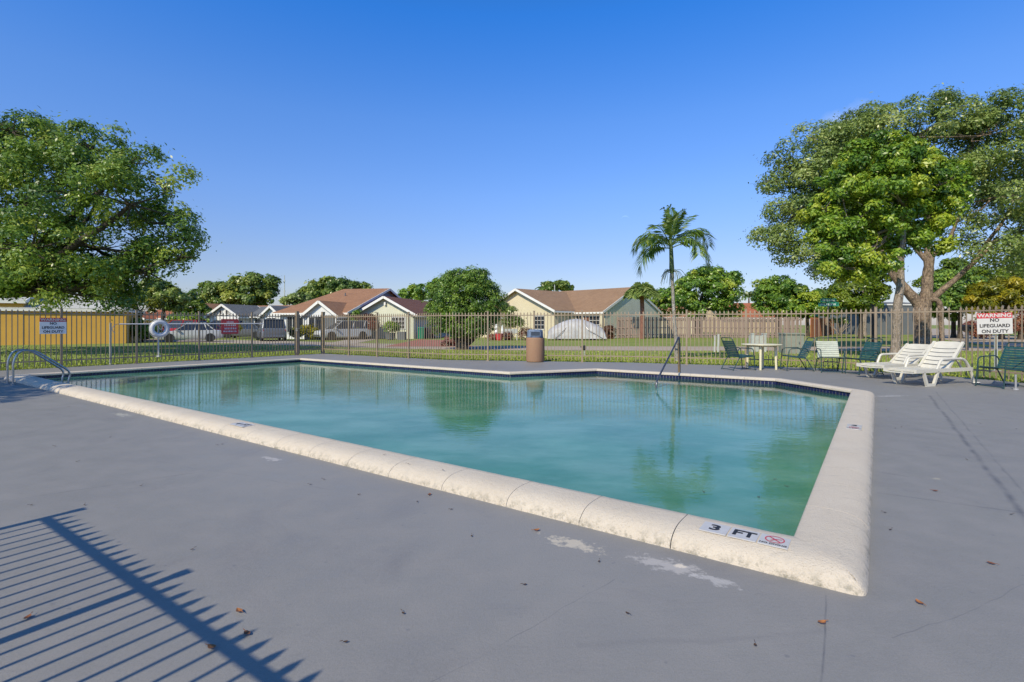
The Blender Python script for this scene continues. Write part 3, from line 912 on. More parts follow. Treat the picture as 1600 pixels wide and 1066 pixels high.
fence_run(t, [LEFT0, GATE0])
g = thing('picket_gate', 'narrow metal gate between two thick posts at the far pool corner', 'gate', GATE0)
base = g.location
for z in (.22, 1.62):
    mb = MB(); mb.bar(Vector((0, 0, z)), FAR[0] - base + Vector((0, 0, z)), .036, .045); mb.build('rail', M_fence, g)
link('post', POSTB, g, (0, 0, 0), math.atan2(DV.y, DV.x)); link('post', POSTB, g, FAR[0] - base, math.atan2(DV.y, DV.x))
for j in range(1, 11): link('picket', PICK, g, (FAR[0] - base) * (j / 11), math.atan2(DV.y, DV.x))
mb = MB(); mb.tube([(0.02, -.1, 1.08), (.10, -.12, 1.12), (.22, -.05, 1.17)], .014, 6); mb.box((.02, -.07, 1.07), (.07, .06, .12))
mb.build('latch', M_steel, g)
t = thing('picket_fence', 'bronze metal picket fence along the far deck behind the trash can and chairs', 'fence', FAR[0] + Vector((0, 0, 0)), 0, 'bronze metal picket fences')
fence_run(t, FAR[:6], posts=(False, True))
t = thing('picket_fence', 'metal picket fence end continuing past the right chair', 'fence', FAR[5] + Vector((0, 0, 0)), 0, 'bronze metal picket fences')
fence_run(t, FAR[5:], posts=(False, True))
t = thing('picket_fence', 'metal picket fence whose shadow falls on the near deck', 'fence', C0, 0, 'bronze metal picket fences')
fence_run(t, [C0, C0 + Vector((.8207, -.5713, 0)) * 8.0], bay=1.6, spacing=.118)
fence_run(t, [C0 - DV * 0.0 + Vector((0, 0, 0)), C0 - DV * 4.0], posts=(False, True), bay=1.9)

# signs on the fence
def warning_sign(p, xdir, label, w=.61, h=.46, tilt=0, face=None):
    s = thing('warning_sign', label, 'sign', p, 0, 'no lifeguard warning signs')
    x = Vector(xdir).normalized(); y = Vector((0, 0, 1))
    y = (Matrix.Rotation(tilt, 4, x.cross(y)) @ y); x = (Matrix.Rotation(tilt, 4, x.cross(Vector((0, 0, 1)))) @ x)
    M = frame_M((0, 0, 0), x, y)
    mb = MB(); mb.box((0, -.045, 0), (w, h - .09, .006)); o = mb.build('panel', face or M_signwhite, s); o.matrix_local = M
    mb = MB(); mb.box((0, h / 2 - .045 - .0, 0), (w, .115, .007)); o = mb.build('header', M_red, s); o.matrix_local = M
    T = lambda yy: M @ Matrix.Translation((0, yy, .0045))
    text('lettering', 'WARNING', M_signwhite, s, T(h / 2 - .045), .105, .003, 1.12)
    text('lettering', 'NO', M_black, s, T(.075), .10, .003, 1.0)
    text('lettering', 'LIFEGUARD', M_black, s, T(-.045), .10, .003, 1.0)
    text('lettering', 'ON DUTY', M_black, s, T(-.165), .10, .003, 1.0)
    return s
c = uv(19.52, 1.24); warning_sign(Vector((c.x, c.y, 1.25)), DV, 'red and white warning sign on the left fence beside the yellow wall', face=M_white)  # panel white raised above the other sign's to offset its shade
rd = (FAR[5] - FAR[4]).normalized()
p = at(1554, 506, 11.05)
warning_sign(p, Vector((.93, -.37, 0)), 'red and white warning sign behind the right green chair', .60, .44, R(1.5))
s = SC.objects[-1] if False else None
p = uv(19.53, 6.35); rs = thing('notice_sign', 'red square notice with faint white lettering on the left fence', 'sign', (p.x, p.y, 1.22))
M = frame_M((0, 0, 0), DV, (0, 0, 1))
mb = MB(); mb.box((0, 0, 0), (.64, .56, .006)); o = mb.build('panel', M_red, rs); o.matrix_local = M
mb = MB(); random.seed(3)
for row, (y, w0, w1, hh) in enumerate([(.17, -.12, .14, .06), (.06, -.20, .20, .09), (-.07, -.20, .22, .07), (-.18, -.24, .24, .06)]):
    x = w0
    while x < w1:
        w = random.uniform(.025, .055); mb.add([(x, y - hh / 2, .0036), (x + w, y - hh / 2, .0036), (x + w * .8, y + hh / 2 * random.uniform(.4, 1), .0036), (x + .005, y + hh / 2, .0036)], [(0, 1, 2, 3)]); x += w + random.uniform(.012, .03)
o = mb.build('lettering', M_ring, rs); o.matrix_local = M
random.seed(9)

# ------------------------------------------------------------------ houses
def window(root, M, w, h, nx=3, ny=3, mat=None):
    """Window on a wall: M has its origin at the centre on the wall plane and z outward."""
    fr = MB(); e = .07
    for (x, y, sx, sy) in ((0, h / 2, w + e, e), (0, -h / 2, w + e, e), (-w / 2, 0, e, h - e), (w / 2, 0, e, h - e)): fr.box((x, y, .02), (sx, sy, .07))
    for i in range(1, nx): fr.box((-w / 2 + w * i / nx, 0, .012), (.035, h - e, .04))
    for i in range(1, ny): fr.box((0, -h / 2 + h * i / ny, .010), (w - e, .035, .036))
    o = fr.build('window', mat or M_trim, root); o.matrix_local = M
    for i in range(nx):
        for j in range(ny):
            pn = MB(); cw, ch = w / nx, h / ny
            pn.box((-w / 2 + cw * (i + .5), -h / 2 + ch * (j + .5), -.002), (cw - .045, ch - .045, .012)); pn.build('pane', M_glass, o)
    return o
def front(x, z, y=0.0): return frame_M((x, y - .012, z), (1, 0, 0), (0, 0, 1))          # wall facing local -y
def side(y, z, x=0.0): return frame_M((x + .012, y, z), (0, 1, 0), (0, 0, 1))           # wall facing local +x
def block(root, x0, x1, y0, y1, he, hr, axis, wall, roof, trim=M_trim, ov=.45, hip=(0, 0), ove=None):
    ove = ov if ove is None else ove
    """Gabled or hipped block. axis 'x': ridge along x."""
    mb = MB()
    xm, ym = (x0 + x1) / 2, (y0 + y1) / 2
    if axis == 'x':
        a = [(x0, y0), (x1, y0), (x1, y1), (x0, y1)]
        mb.add([(x0, y0, -.05), (x1, y0, -.05), (x1, y1, -.05), (x0, y1, -.05), (x0, y0, he), (x1, y0, he), (x1, y1, he), (x0, y1, he), (x0, ym, hr if not hip[0] else he), (x1, ym, hr if not hip[1] else he)],
               [(0, 1, 5, 4), (2, 3, 7, 6), (3, 0, 4, 8, 7), (1, 2, 6, 9, 5)])
    else:
        mb.add([(x0, y0, -.05), (x1, y0, -.05), (x1, y1, -.05), (x0, y1, -.05), (x0, y0, he), (x1, y0, he), (x1, y1, he), (x0, y1, he), (xm, y0, hr if not hip[0] else he), (xm, y1, hr if not hip[1] else he)],
               [(0, 1, 5, 8, 4), (2, 3, 7, 9, 6), (3, 0, 4, 7), (1, 2, 6, 5)])
    mb.build('wall', wall, root)
    T = .10
    half = (y1 - y0) / 2 if axis == 'x' else (x1 - x0) / 2
    sl = (hr - he) / half
    ze = he - sl * ov + T; zr = hr + T
    rb, fb = MB(), MB()
    if axis == 'x':
        X0, X1, Y0, Y1 = x0 - ov, x1 + ove, y0 - ov, y1 + ov
        A, B, C, D = (X0, Y0, ze), (X1, Y0, ze), (X1, Y1, ze), (X0, Y1, ze)
        R0, R1 = (X0 + hip[0], ym, zr), (X1 - hip[1], ym, zr)
        ends = [(D, A, R0, hip[0]), (B, C, R1, hip[1])]
    else:
        X0, X1, Y0, Y1 = x0 - ov, x1 + ov, y0 - ov, y1 + ov
        A, B, C, D = (X0, Y1, ze), (X0, Y0, ze), (X1, Y0, ze), (X1, Y1, ze)
        R0, R1 = (xm, Y1 - hip[1], zr), (xm, Y0 + hip[0], zr)
        ends = [(D, A, R0, hip[1]), (B, C, R1, hip[0])]
    polys = [[A, B, R1, R0], [C, D, R0, R1]]
    for (p, q, r, hp) in ends:
        if hp: polys.append([p, q, r])
    rb.sheet(polys, T)
    ro = rb.build('roof', roof, root)
    dn = Vector((0, 0, -.13))
    for (p, q) in ((A, B), (C, D)): fb.bar(Vector(p) + dn, Vector(q) + dn, .04, .17)
    for (p, q, r, hp) in ends:
        cen = Vector(((x0 + x1) / 2, (y0 + y1) / 2, 0))
        if hp: fb.bar(Vector(p) + dn, Vector(q) + dn, .04, .17)
        else:
            for e in (p, q):
                o1 = (Vector(p) + Vector(q)) / 2 - cen; o1.z = 0; o1 = o1.normalized() * .025
                fb.bar(Vector(e) + dn * .8 + o1, Vector(r) + dn * .8 + o1, .05, .22)
    fb.build('fascia', trim, root)
    return ro
def house(label, loc, rz, group=None, cat='house'):
    return thing('house', label, cat, (loc[0], loc[1], -0.03), rz, group)

# cream house with the long brown roof
h6 = house('cream stucco house with long brown shingle roof behind the trash can', (8.7, 48.2), R(-45))
block(h6, -15.5, 0, 0, 10.2, 2.65, 5.0, 'x', M_yellow, M_roofbrown, ove=.10)
block(h6, -13.2, -3.75, -2.9, 5, 2.75, 4.85, 'y', M_yellow, M_roofbrown)
block(h6, -13.2, -9.6, -5.2, -2.95, 2.2, 3.3, 'y', M_yellow, M_roofbrown, ov=.3)
window(h6, front(-5.6, 1.5, -2.9), 1.35, 1.3, 3, 3)
window(h6, front(-2.9, 1.45), .9, 1.5, 2, 3); window(h6, front(-1.35, 1.5), 1.6, 1.25, 4, 3)
mb = MB(); mb.box((-3.55, -.45, 1.3), (.3, .3, 2.7)); mb.box((-.15, -.3, 1.25), (.25, .25, 2.55)); mb.build('porch_post', M_yellow, h6)
mb = MB(); mb.box((-2.2, -.02, 1.05), (.9, .06, 2.1)); mb.build('door', simple('brown_door', (.16, .07, .045), .5), h6)
mb = MB(); mb.tube([(-11.4, 6.2, 4.3), (-11.4, 6.2, 6.0)], .05, 8); mb.tube([(-9.6, 4.2, 4.5), (-9.6, 4.2, 5.1)], .07, 8); mb.build('vent_pipe', M_utility, h6)
mb = MB(); mb.add([(.016, 0, -.05), (.016, 10.2, -.05), (.016, 10.2, 2.62), (.016, 5.1, 4.93), (.016, 0, 2.62)], [(0, 1, 2, 3, 4)]); mb.build('gable_wall', M_palegreen, h6)

# pale green gabled house
h5 = house('small pale green house with white rake boards left of the round tree', (-9.0, 47.2), R(-12))
block(h5, -5.6, 0, 0, 12, 2.35, 3.85, 'y', M_palegreen, M_roofred)
window(h5, front(-4.15, 1.5), .7, 1.0, 2, 3); window(h5, front(-1.5, 1.45), 1.3, 1.1, 4, 3)
mb = MB(); mb.add([(.016, 0, -.05), (.016, 12, -.05), (.016, 12, 2.3), (.016, 0, 2.3)], [(0, 1, 2, 3)]); mb.build('side_wall', M_shadewall, h5)  # gray sheet: shade on the right-facing wall put into its colour
mb = MB(); mb.box((-2.8, -.10, 3.25), (.16, .2, .3)); mb.build('gable_lamp', M_trim, h5)

# house with the rust coloured hip roof
h4 = house('white house with rust shingle roof and small front gable behind the gate', (-14.9, 46.0), R(-12))
block(h4, -6.6, 0, 0, 16.2, 2.45, 5.0, 'x', M_whitewall, M_roofrust, hip=(2.2, 0))
block(h4, -2.9, .1, -1.7, 5, 2.2, 3.3, 'y', M_whitewall, M_roofrust, ov=.3)
mb = MB(); mb.add([(.016, 0, -.05), (.016, 16.2, -.05), (.016, 16.2, 2.4), (.016, 8.1, 4.93), (.016, 0, 2.4)], [(0, 1, 2, 3, 4)]); mb.build('gable_wall', M_shadegable, h4)  # white house's gable end, its shade painted in as blue gray
window(h4, front(-5.0, 1.35), 1.7, 1.5, 3, 1); window(h4, front(-1.9, 1.3, -1.7), 1.2, 1.3, 2, 1)
mb = MB(); mb.box((-.5, -1.73, 1.05), (.9, .08, 2.1)); mb.build('door', M_darkgray, h4)
mb = MB(); mb.tube([(-3, 5.2, 3.9), (-3, 5.2, 4.5)], .06, 8); mb.build('vent_pipe', M_darkgray, h4)

# gray roofed white house farther left
h3 = house('white house with gray shingle roof and two small front gables', at(446, 507, 56), R(-14))
block(h3, -9.5, 1.5, 0, 8, 2.3, 3.35, 'x', M_whitewall, M_roofgray)
block(h3, -8.4, -4.6, -1.6, 3, 2.3, 3.45, 'y', M_whitewall, M_roofgray, ov=.35)
block(h3, -1.9, .4, -1.2, 3, 2.3, 3.25, 'y', M_whitewall, M_roofgray, ov=.35)
window(h3, front(-.75, 1.5, -1.2), 1.1, 1.1, 2, 2); window(h3, front(-6.9, 2.65, -1.6), .35, .5, 1, 1); window(h3, front(-6.1, 2.65, -1.6), .35, .5, 1, 1)
mb = MB(); mb.box((-6.5, -1.63, 1.05), (2.5, .06, 2.1)); mb.build('garage_door', M_trim, h3)
window(h3, front(-3.3, 1.4), 1.2, 1.1, 3, 2)
# peach house behind it
h2 = house('peach house with brown roof and front gable beyond the gray roof', at(352, 507, 70), R(-16))
block(h2, -4.0, 9.0, 0, 8, 2.6, 3.9, 'x', M_peach, M_roofrust)
block(h2, -3.6, .4, -3, 3, 2.5, 4.05, 'y', M_peach, M_roofrust, ov=.4)
window(h2, front(-1.8, 2.4, -3), .5, .9, 1, 2); window(h2, front(-.6, 2.4, -3), .5, .9, 1, 2)
h1b = house('low peach house with terracotta roof behind the life ring', at(245, 507, 66), R(-10))
block(h1b, -3.0, 5.0, 0, 7, 2.2, 3.2, 'x', M_peach, M_rooftile)
block(h1b, -2.6, .2, -2, 3, 2.1, 2.9, 'y', M_peach, M_rooftile, ov=.3)
h1c = house('low house with orange tile roof glimpsed left of the red notice', at(326, 507, 74), R(-10))
block(h1c, -6.0, 1.0, 0, 7, 2.3, 3.4, 'x', M_peach, M_rooftile)
# ochre house by the left edge
h1 = house('long ochre yellow house with pale roof behind the left fence', (-27.0, 36.0), R(28))
block(h1, -10.2, 0, 0, 7, 2.35, 3.3, 'x', M_ochre, M_roofpale, ov=.15, hip=(0, 3.4))
block(h1, -16.5, -5.4, -.03, 8, 2.85, 4.0, 'x', M_ochre, M_roofpale, ov=.15)
# far roofs on the right
h7 = house('distant house with terracotta roof between the two mango trees', at(1165, 507, 84), R(10))
block(h7, -4.0, 6.5, 0, 8, 2.6, 4.9, 'x', M_peach, M_rooftile)
h8 = house('dark gray walled house glimpsed behind the big oak trunk', at(1400, 507, 66), R(8))
block(h8, -4.2, 5.0, 0, 9, 3.9, 4.3, 'x', M_darkgray, M_roofgray, ov=.1)
h9 = house('house with brown roof peeping beside the cream gable', at(1045, 507, 75), R(-25))
block(h9, -5.0, 4.0, 0, 8, 2.6, 4.9, 'x', M_yellow, M_roofrust)

# ------------------------------------------------------------------ wooden fences
def board_mesh(h, w, m):
    mb = MB()
    mb.add([(-w / 2, -.012, 0), (w / 2, -.012, 0), (w / 2, .012, 0), (-w / 2, .012, 0), (-w / 2, -.012, h - .04), (w / 2, -.012, h - .04), (w / 2, .012, h - .04), (-w / 2, .012, h - .04), (-w / 2 + .03, -.012, h), (w / 2 - .03, -.012, h), (w / 2 - .03, .012, h), (-w / 2 + .03, .012, h)],
           [(0, 1, 5, 4), (2, 3, 7, 6), (3, 0, 4, 7), (1, 2, 6, 5), (4, 5, 9, 8), (6, 7, 11, 10), (7, 4, 8, 11), (5, 6, 10, 9), (8, 9, 10, 11), (3, 2, 1, 0)])
    return mb.mesh('board', m)
def wood_fence(label, a, b, h, mat, pitch=.205, w=.142):
    t = thing('wood_fence', label, 'fence', a, 0)
    d = (b - a); L = d.length; d = d / L; rz = math.atan2(d.y, d.x); nn = Vector((d.y, -d.x, 0))
    bmesh_ = board_mesh(h, w, mat)
    for i in range(int(L / pitch)):
        f = 1 if i % 2 == 0 else -1
        p = d * (pitch * (i + .5)) + nn * (.045 * f) + Vector((0, 0, .03 + random.uniform(-.012, .012)))
        o = link('board', bmesh_, t, p, rz + random.uniform(-.02, .02))
    for z in (.35, 1.0, 1.75):
        mb = MB(); mb.bar(Vector((0, 0, z)), d * L + Vector((0, 0, z)), .04, .09); mb.build('rail', mat, t)
    for i in range(int(L / 2.4) + 1):
        mb = MB(); mb.box(d * min(L, i * 2.4) + Vector((0, 0, h / 2 - .02)), (.09, .055, h - .1), rz); mb.build('post', mat, t)
wood_fence('weathered shadowbox wooden fence running right from the cream house', Vector((10.0, 49.6, -.03)), Vector((28.4, 50.2, -.03)), 2.02, M_wood)
wood_fence('reddish stained wooden fence receding behind the street sign', Vector((29.6, 51.0, -.03)), Vector((42.5, 68, -.03)), 2.0, M_woodred, .17, .15)
# ------------------------------------------------------------------ trees and plants
def leaf_cloud(blobs, n, size, clump=0.35, per=26, shell=0.55, up=0.35, tint_bias=0.0, aspect=0.45, seed=0, tintspread=.24, gap=3.9):
    """Leaf quads: every lobe carries tufts of about the size of clump, every tuft is a cap of leaves."""
    rng = np.random.default_rng(seed)
    area = np.array([(b[3] * b[4] + b[4] * b[5] + b[3] * b[5]) * 4.19 for b in blobs])
    m = np.maximum(3, (area / (clump * clump * gap)).astype(int))
    which = np.repeat(np.arange(len(blobs)), m); nc = len(which)
    B = np.array([b[:6] for b in blobs])[which]
    d = rng.normal(size=(nc, 3)); d /= np.linalg.norm(d, axis=1)[:, None]
    flip = (d[:, 2] < -.35) & (rng.random(nc) < .4); d[flip, 2] *= -1
    rad = .97 - (1 - shell) * rng.random(nc) ** 1.8 + .13 * rng.normal(size=nc) * .6
    C = B[:, :3] + d * B[:, 3:6] * rad[:, None]
    csz = clump * rng.uniform(.5, 1.3, nc)
    ct = np.clip(rng.normal(.42 + tint_bias, tintspread, nc), 0, 1)
    w = csz ** 2; k = np.maximum(4, (n * w / w.sum()).astype(int))
    P = np.repeat(C, k, axis=0); D = np.repeat(d, k, axis=0); S = np.repeat(csz, k)
    N = len(P)
    e = rng.normal(size=(N, 3)) + D * .55 + np.array([0, 0, .35]); e /= np.linalg.norm(e, axis=1)[:, None]
    r = rng.uniform(.35, 1.0, N) ** .6 * S
    stray = rng.random(N) < .09; r[stray] *= rng.uniform(1.1, 1.75, stray.sum())
    P = P + e * r[:, None] * np.array([1, 1, .72])
    tint = np.clip(np.repeat(ct, k) * .75 + rng.normal(.12, .13, N), 0, 1)
    nrm = e * .9 + D * .2 + rng.normal(size=(N, 3)) * .45 + np.array([0, 0, up])
    nrm /= np.linalg.norm(nrm, axis=1)[:, None]
    return leaf_quads(P, nrm, size * rng.uniform(.5, 1.4, N), aspect, tint, rng)
def leaf_quads(P, nrm, s, aspect, tint, rng):
    N = len(P)
    r = rng.normal(size=(N, 3)); a = r - nrm * (r * nrm).sum(1)[:, None]; a /= np.linalg.norm(a, axis=1)[:, None]
    b = np.cross(nrm, a)
    L = (s * .5)[:, None]; W = (s * aspect * .5)[:, None]
    fold = nrm * (s * .08)[:, None]
    V = np.stack([P - a * L, P + b * W + fold, P + a * L, P - b * W + fold], 1).reshape(-1, 3)
    return V, np.arange(4 * N).reshape(-1, 4), tint
def crown(name, parts, mat, parent):
    V = np.concatenate([p[0] for p in parts]); tint = np.concatenate([p[2] for p in parts])
    Fc = np.arange(len(V)).reshape(-1, 4)
    base = np.array(parent.location)
    return link(name, raw_mesh(name, V - base, Fc, tint, mat), parent)
def limb(mb, pts, r0, r1, seg=10, k=5, wob=.12):
    if r0 > .2: k, seg, wob = 12, 16, .22
    pts = catmull(pts, k)
    n = len(pts)
    rs = []
    for i, p in enumerate(pts):
        t = i / (n - 1)
        rs.append((r0 + (r1 - r0) * t) * (1 + wob * noise.noise(p * 2.1) + (.12 * noise.noise(p * 5.3) if r0 > .2 else 0)))
        pts[i] = p + Vector((noise.noise(p * .9 + Vector((5, 0, 0))), noise.noise(p * .9 + Vector((0, 7, 0))), 0)) * r0 * .5 * min(1, t * 3)
    mb.tube(pts, rs, seg)
def tree(name, label, base, trunk_pts, r0, r1, blobs, nleaf, lsize, lmat, bmat, limbs=(), group=None, clump=.35, per=26, seed=1, shell=.55, bias=0.0, up=.35, cat='tree', aspect=.45, spread=.24, nlimb=6, gap=3.9, twigs=0):
    t = thing(name, label, cat, base, 0, group)
    mb = MB()
    bv = Vector(base)
    tp = [Vector(p) - bv for p in trunk_pts]
    limb(mb, tp, r0, r1)
    mb.tube([Vector((0, 0, -.15)), Vector((0, 0, .12)), Vector((0, 0, .45))], [r0 * 1.5, r0 * 1.22, r0 * 1.0], 10)
    for (pts, a, b) in limbs: limb(mb, [Vector(p) - bv for p in pts], a, b)
    rnd = random.Random(seed)
    top = tp[-1]
    for b in rnd.sample(list(blobs), min(nlimb, len(blobs))):
        c = Vector(b[:3]) - bv
        mid = top.lerp(c, .5) + Vector((0, 0, -.08 * (c - top).length))
        limb(mb, [top - Vector((0, 0, .2)), mid, c], r1 * .75, r1 * .18, 6, 4)
    for b in blobs:                                           # twigs that carry the outer foliage
        c = Vector(b[:3]) - bv
        for _ in range(twigs):
            e = Vector((rnd.gauss(0, 1), rnd.gauss(0, 1), rnd.gauss(.15, .9))).normalized()
            tip = c + Vector((e.x * b[3], e.y * b[4], e.z * b[5])) * rnd.uniform(.75, 1.02)
            m_ = c.lerp(tip, .5) + Vector((rnd.gauss(0, .08), rnd.gauss(0, .08), -.06)) * b[5]
            mb.tube([c, m_, tip], [.035 + r1 * .05, .022, .006], 4)
    mb.build('trunk', bmat, t, True)
    crown('crown', [leaf_cloud(blobs, nleaf, lsize, clump, per, shell, up, bias, aspect, seed, spread, gap)], lmat, t)
    return t
def blobs_px(lst, Y, depth=1.0):
    """Crown lobes: (px, py, rx px, rz px, dY) seen at distance Y."""
    out = []
    for (px, py, rx, rz, dy) in lst:
        c = at(px, py, Y + dy); k = (Y + dy) / F
        out.append((c.x, c.y, c.z, rx * k, max(rx, rz) * k * depth, rz * k))
    return out

# big oak at the left: trunk outside the frame, limbs reach in
Yl = 22.0
Ys = Yl / 22.0
bl = blobs_px([(120, 300, 120, 75, 0), (40, 250, 90, 65, 1.5), (-60, 300, 130, 110, 1), (-180, 330, 130, 120, 0), (205, 320, 75, 55, -1), (150, 390, 95, 50, 1), (50, 390, 110, 65, -1.5), (230, 385, 60, 40, .5),
               (20, 205, 42, 28, 0), (70, 222, 40, 30, 0), (145, 235, 50, 35, .5), (195, 255, 40, 30, 0), (255, 290, 32, 28, 0), (262, 350, 40, 22, 0), (285, 375, 28, 12, .3), (285, 402, 22, 12, 0), (-20, 430, 110, 40, 0), (110, 440, 80, 32, 0), (180, 435, 60, 32, 0.4), (60, 455, 55, 26, -.5), (130, 462, 60, 20, 0), (-60, 220, 90, 60, -1), (230, 425, 35, 26, 0)], Yl, .9)
tree('oak_tree', 'big dark green oak overhanging the yellow house at the left edge', (-23.60, 22.00, -0.03),
     [(-23.60, 22.00, 0.00), (-23.51, 22.00, 1.60), (-23.10, 22.00, 3.00)], .55, .38, bl, 120000, .160, L_oak, M_barkd,
     limbs=[([(-23.20, 22.00, 2.60), (-21.50, 21.80, 3.00), (-19.50, 21.59, 3.91), (-17.50, 21.80, 5.20)], .26, .07), ([(-23.30, 22.00, 2.90), (-22.41, 22.30, 4.80), (-21.00, 22.60, 7.21)], .30, .07), ([(-23.40, 22.00, 2.60), (-25.20, 21.50, 5.01), (-27.00, 21.00, 7.00)], .3, .08), ([(-20.40, 21.70, 3.50), (-19.20, 22.60, 5.20), (-18.40, 23.00, 7.00)], .15, .04), ([(-18.29, 21.70, 4.70), (-16.50, 21.90, 4.40), (-15.20, 21.90, 4.60)], .09, .03)],
     clump=.70, per=30, seed=3, shell=.40, spread=.32, twigs=9)

# off to the left of the frame: the tree whose shade lies over the ladder
bl = [(-14.4, 4.6, 5.0, 2.3, 2.6, 1.3), (-13.2, 6.6, 4.8, 1.5, 1.6, .9), (-16.3, 5.2, 5.2, 2.2, 2.2, 1.3), (-14.0, 3.0, 5.6, 1.8, 1.6, 1.1), (-13.0, 4.4, 4.6, 1.0, 1.0, .6)]
tree('shade_tree', 'leafy tree shading the ladder end of the deck', (-15.2, 3.8, 0), [(-15.2, 3.8, 0), (-15.1, 3.9, 1.8), (-14.9, 4.2, 3.2)], .22, .14, bl, 22000, .15, L_oak, M_bark, clump=.45, per=24, seed=5, shell=.2)

# big right hand oak
Yr = 26.5
bl = blobs_px([(1290, 290, 85, 80, 0), (1245, 330, 50, 70, 0), (1330, 240, 70, 45, 1), (1430, 215, 95, 45, 0), (1520, 215, 90, 55, -.5), (1600, 250, 90, 80, 0), (1680, 300, 100, 110, 0), (1550, 310, 90, 70, -1), (1590, 370, 80, 55, -1.5), (1540, 385, 45, 25, -1), (1230, 375, 38, 24, 0), (1275, 400, 45, 28, .5), (1290, 345, 60, 60, 1), (1300, 225, 40, 26, 0), (1240, 262, 35, 35, 0), (1370, 195, 45, 28, 0), (1480, 180, 55, 26, 0), (1560, 182, 55, 30, 0), (1310, 425, 40, 20, .6), (1350, 300, 80, 70, 2), (1450, 290, 100, 80, 2.5), (1210, 378, 22, 9, 0), (1205, 285, 14, 10, 0), (1620, 410, 55, 22, -1), (1270, 215, 20, 16, 0)], Yr, .85)
b0 = at(1442, 546, Yr); b0.z = -.03
fk = at(1442, 468, Yr)
tree('oak_tree', 'huge spreading oak with thick forked trunk behind the white loungers', b0,
     [b0, at(1443, 525, Yr), at(1440, 500, Yr), fk], .37, .35, bl, 150000, .155, L_olive, M_bark,
     limbs=[([at(1440, 480, Yr), at(1405, 440, Yr + .3), at(1382, 405, Yr + .6), at(1340, 340, Yr + .8)], .27, .09), ([at(1443, 480, Yr), at(1452, 420, Yr), at(1452, 370, Yr), at(1455, 300, Yr)], .31, .11), ([at(1446, 475, Yr), at(1470, 455, Yr - .3), at(1500, 430, Yr - .6), at(1560, 372, Yr - 1)], .19, .08), ([at(1455, 400, Yr), at(1480, 380, Yr - .2), at(1500, 330, Yr - .3)], .16, .05), ([at(1450, 410, Yr), at(1420, 370, Yr + .3), at(1400, 300, Yr + .5)], .14, .05), ([at(1440, 470, Yr), at(1465, 470, Yr - .4), at(1470, 500, Yr - .3), at(1472, 540, Yr - .3)], .13, .12), ([at(1455, 330, Yr), at(1490, 270, Yr), at(1530, 215, Yr)], .13, .03), ([at(1400, 420, Yr + .4), at(1330, 380, Yr + .2), at(1260, 345, Yr)], .13, .03), ([at(1520, 410, Yr - .7), at(1570, 340, Yr - .5), at(1600, 280, Yr)], .11, .03), ([at(1380, 400, Yr + .6), at(1350, 300, Yr + 1), at(1330, 235, Yr + 1)], .12, .03)],
     clump=.72, per=28, seed=8, shell=.35, spread=.30, nlimb=0, twigs=9)
# straight young tree in front of it
Yf = 19.7
bl = blobs_px([(1370, 290, 75, 60, 0), (1315, 300, 55, 45, 0), (1420, 270, 60, 48, 0), (1330, 350, 60, 45, .3), (1290, 330, 35, 30, 0), (1400, 350, 60, 42, .4), (1455, 330, 50, 45, .3), (1360, 395, 55, 32, 0), (1300, 380, 35, 30, 0), (1470, 290, 45, 35, 0), (1390, 235, 45, 28, 0), (1340, 250, 35, 25, 0), (1310, 415, 45, 25, 0), (1345, 425, 36, 16, .2), (1440, 385, 35, 25, .4)], Yf, .8)
b0 = at(1399, 560, Yf); b0.z = -.03
tree('young_tree', 'bright green tree with straight slim trunk in front of the huge oak', b0,
     [b0, at(1401, 510, Yf), at(1404, 460, Yf), at(1408, 410, Yf), at(1412, 340, Yf)], .17, .11, bl, 78000, .15, L_bright, M_bark2,
     limbs=[([at(1412, 345, Yf), at(1416, 305, Yf), at(1418, 275, Yf - .2)], .11, .05), ([at(1413, 322, Yf), at(1398, 300, Yf - .8)], .05, .025), ([at(1413, 320, Yf), at(1392, 303, Yf - 1.0)], .03, .015)],
     clump=.34, per=26, seed=12, shell=.4, bias=.10, spread=.30, twigs=6)

# round ficus by the street
Yt = 27.3
bl = blobs_px([(727, 470, 52, 42, 0), (700, 480, 34, 34, 0), (755, 475, 32, 36, 0), (727, 448, 40, 24, 0), (727, 500, 48, 25, 0), (690, 500, 22, 22, 0), (765, 500, 20, 20, 0), (715, 435, 22, 12, 0), (745, 432, 20, 12, 0), (727, 515, 40, 10, 0)], Yt, 1.0)
b0 = at(722, 545, Yt); b0.z = -.03
tree('round_tree', 'dense round clipped tree on the grass verge beside the street', b0, [b0, at(724, 535, Yt), at(727, 520, Yt)], .30, .24, bl, 60000, .115, L_ficus, M_barkd,
     limbs=[([at(722, 543, Yt), at(738, 530, Yt), at(745, 512, Yt)], .16, .1), ([at(722, 543, Yt), at(712, 528, Yt), at(708, 512, Yt)], .15, .1)], clump=.26, per=24, seed=21, shell=.6, spread=.28, up=.5, gap=1.5)

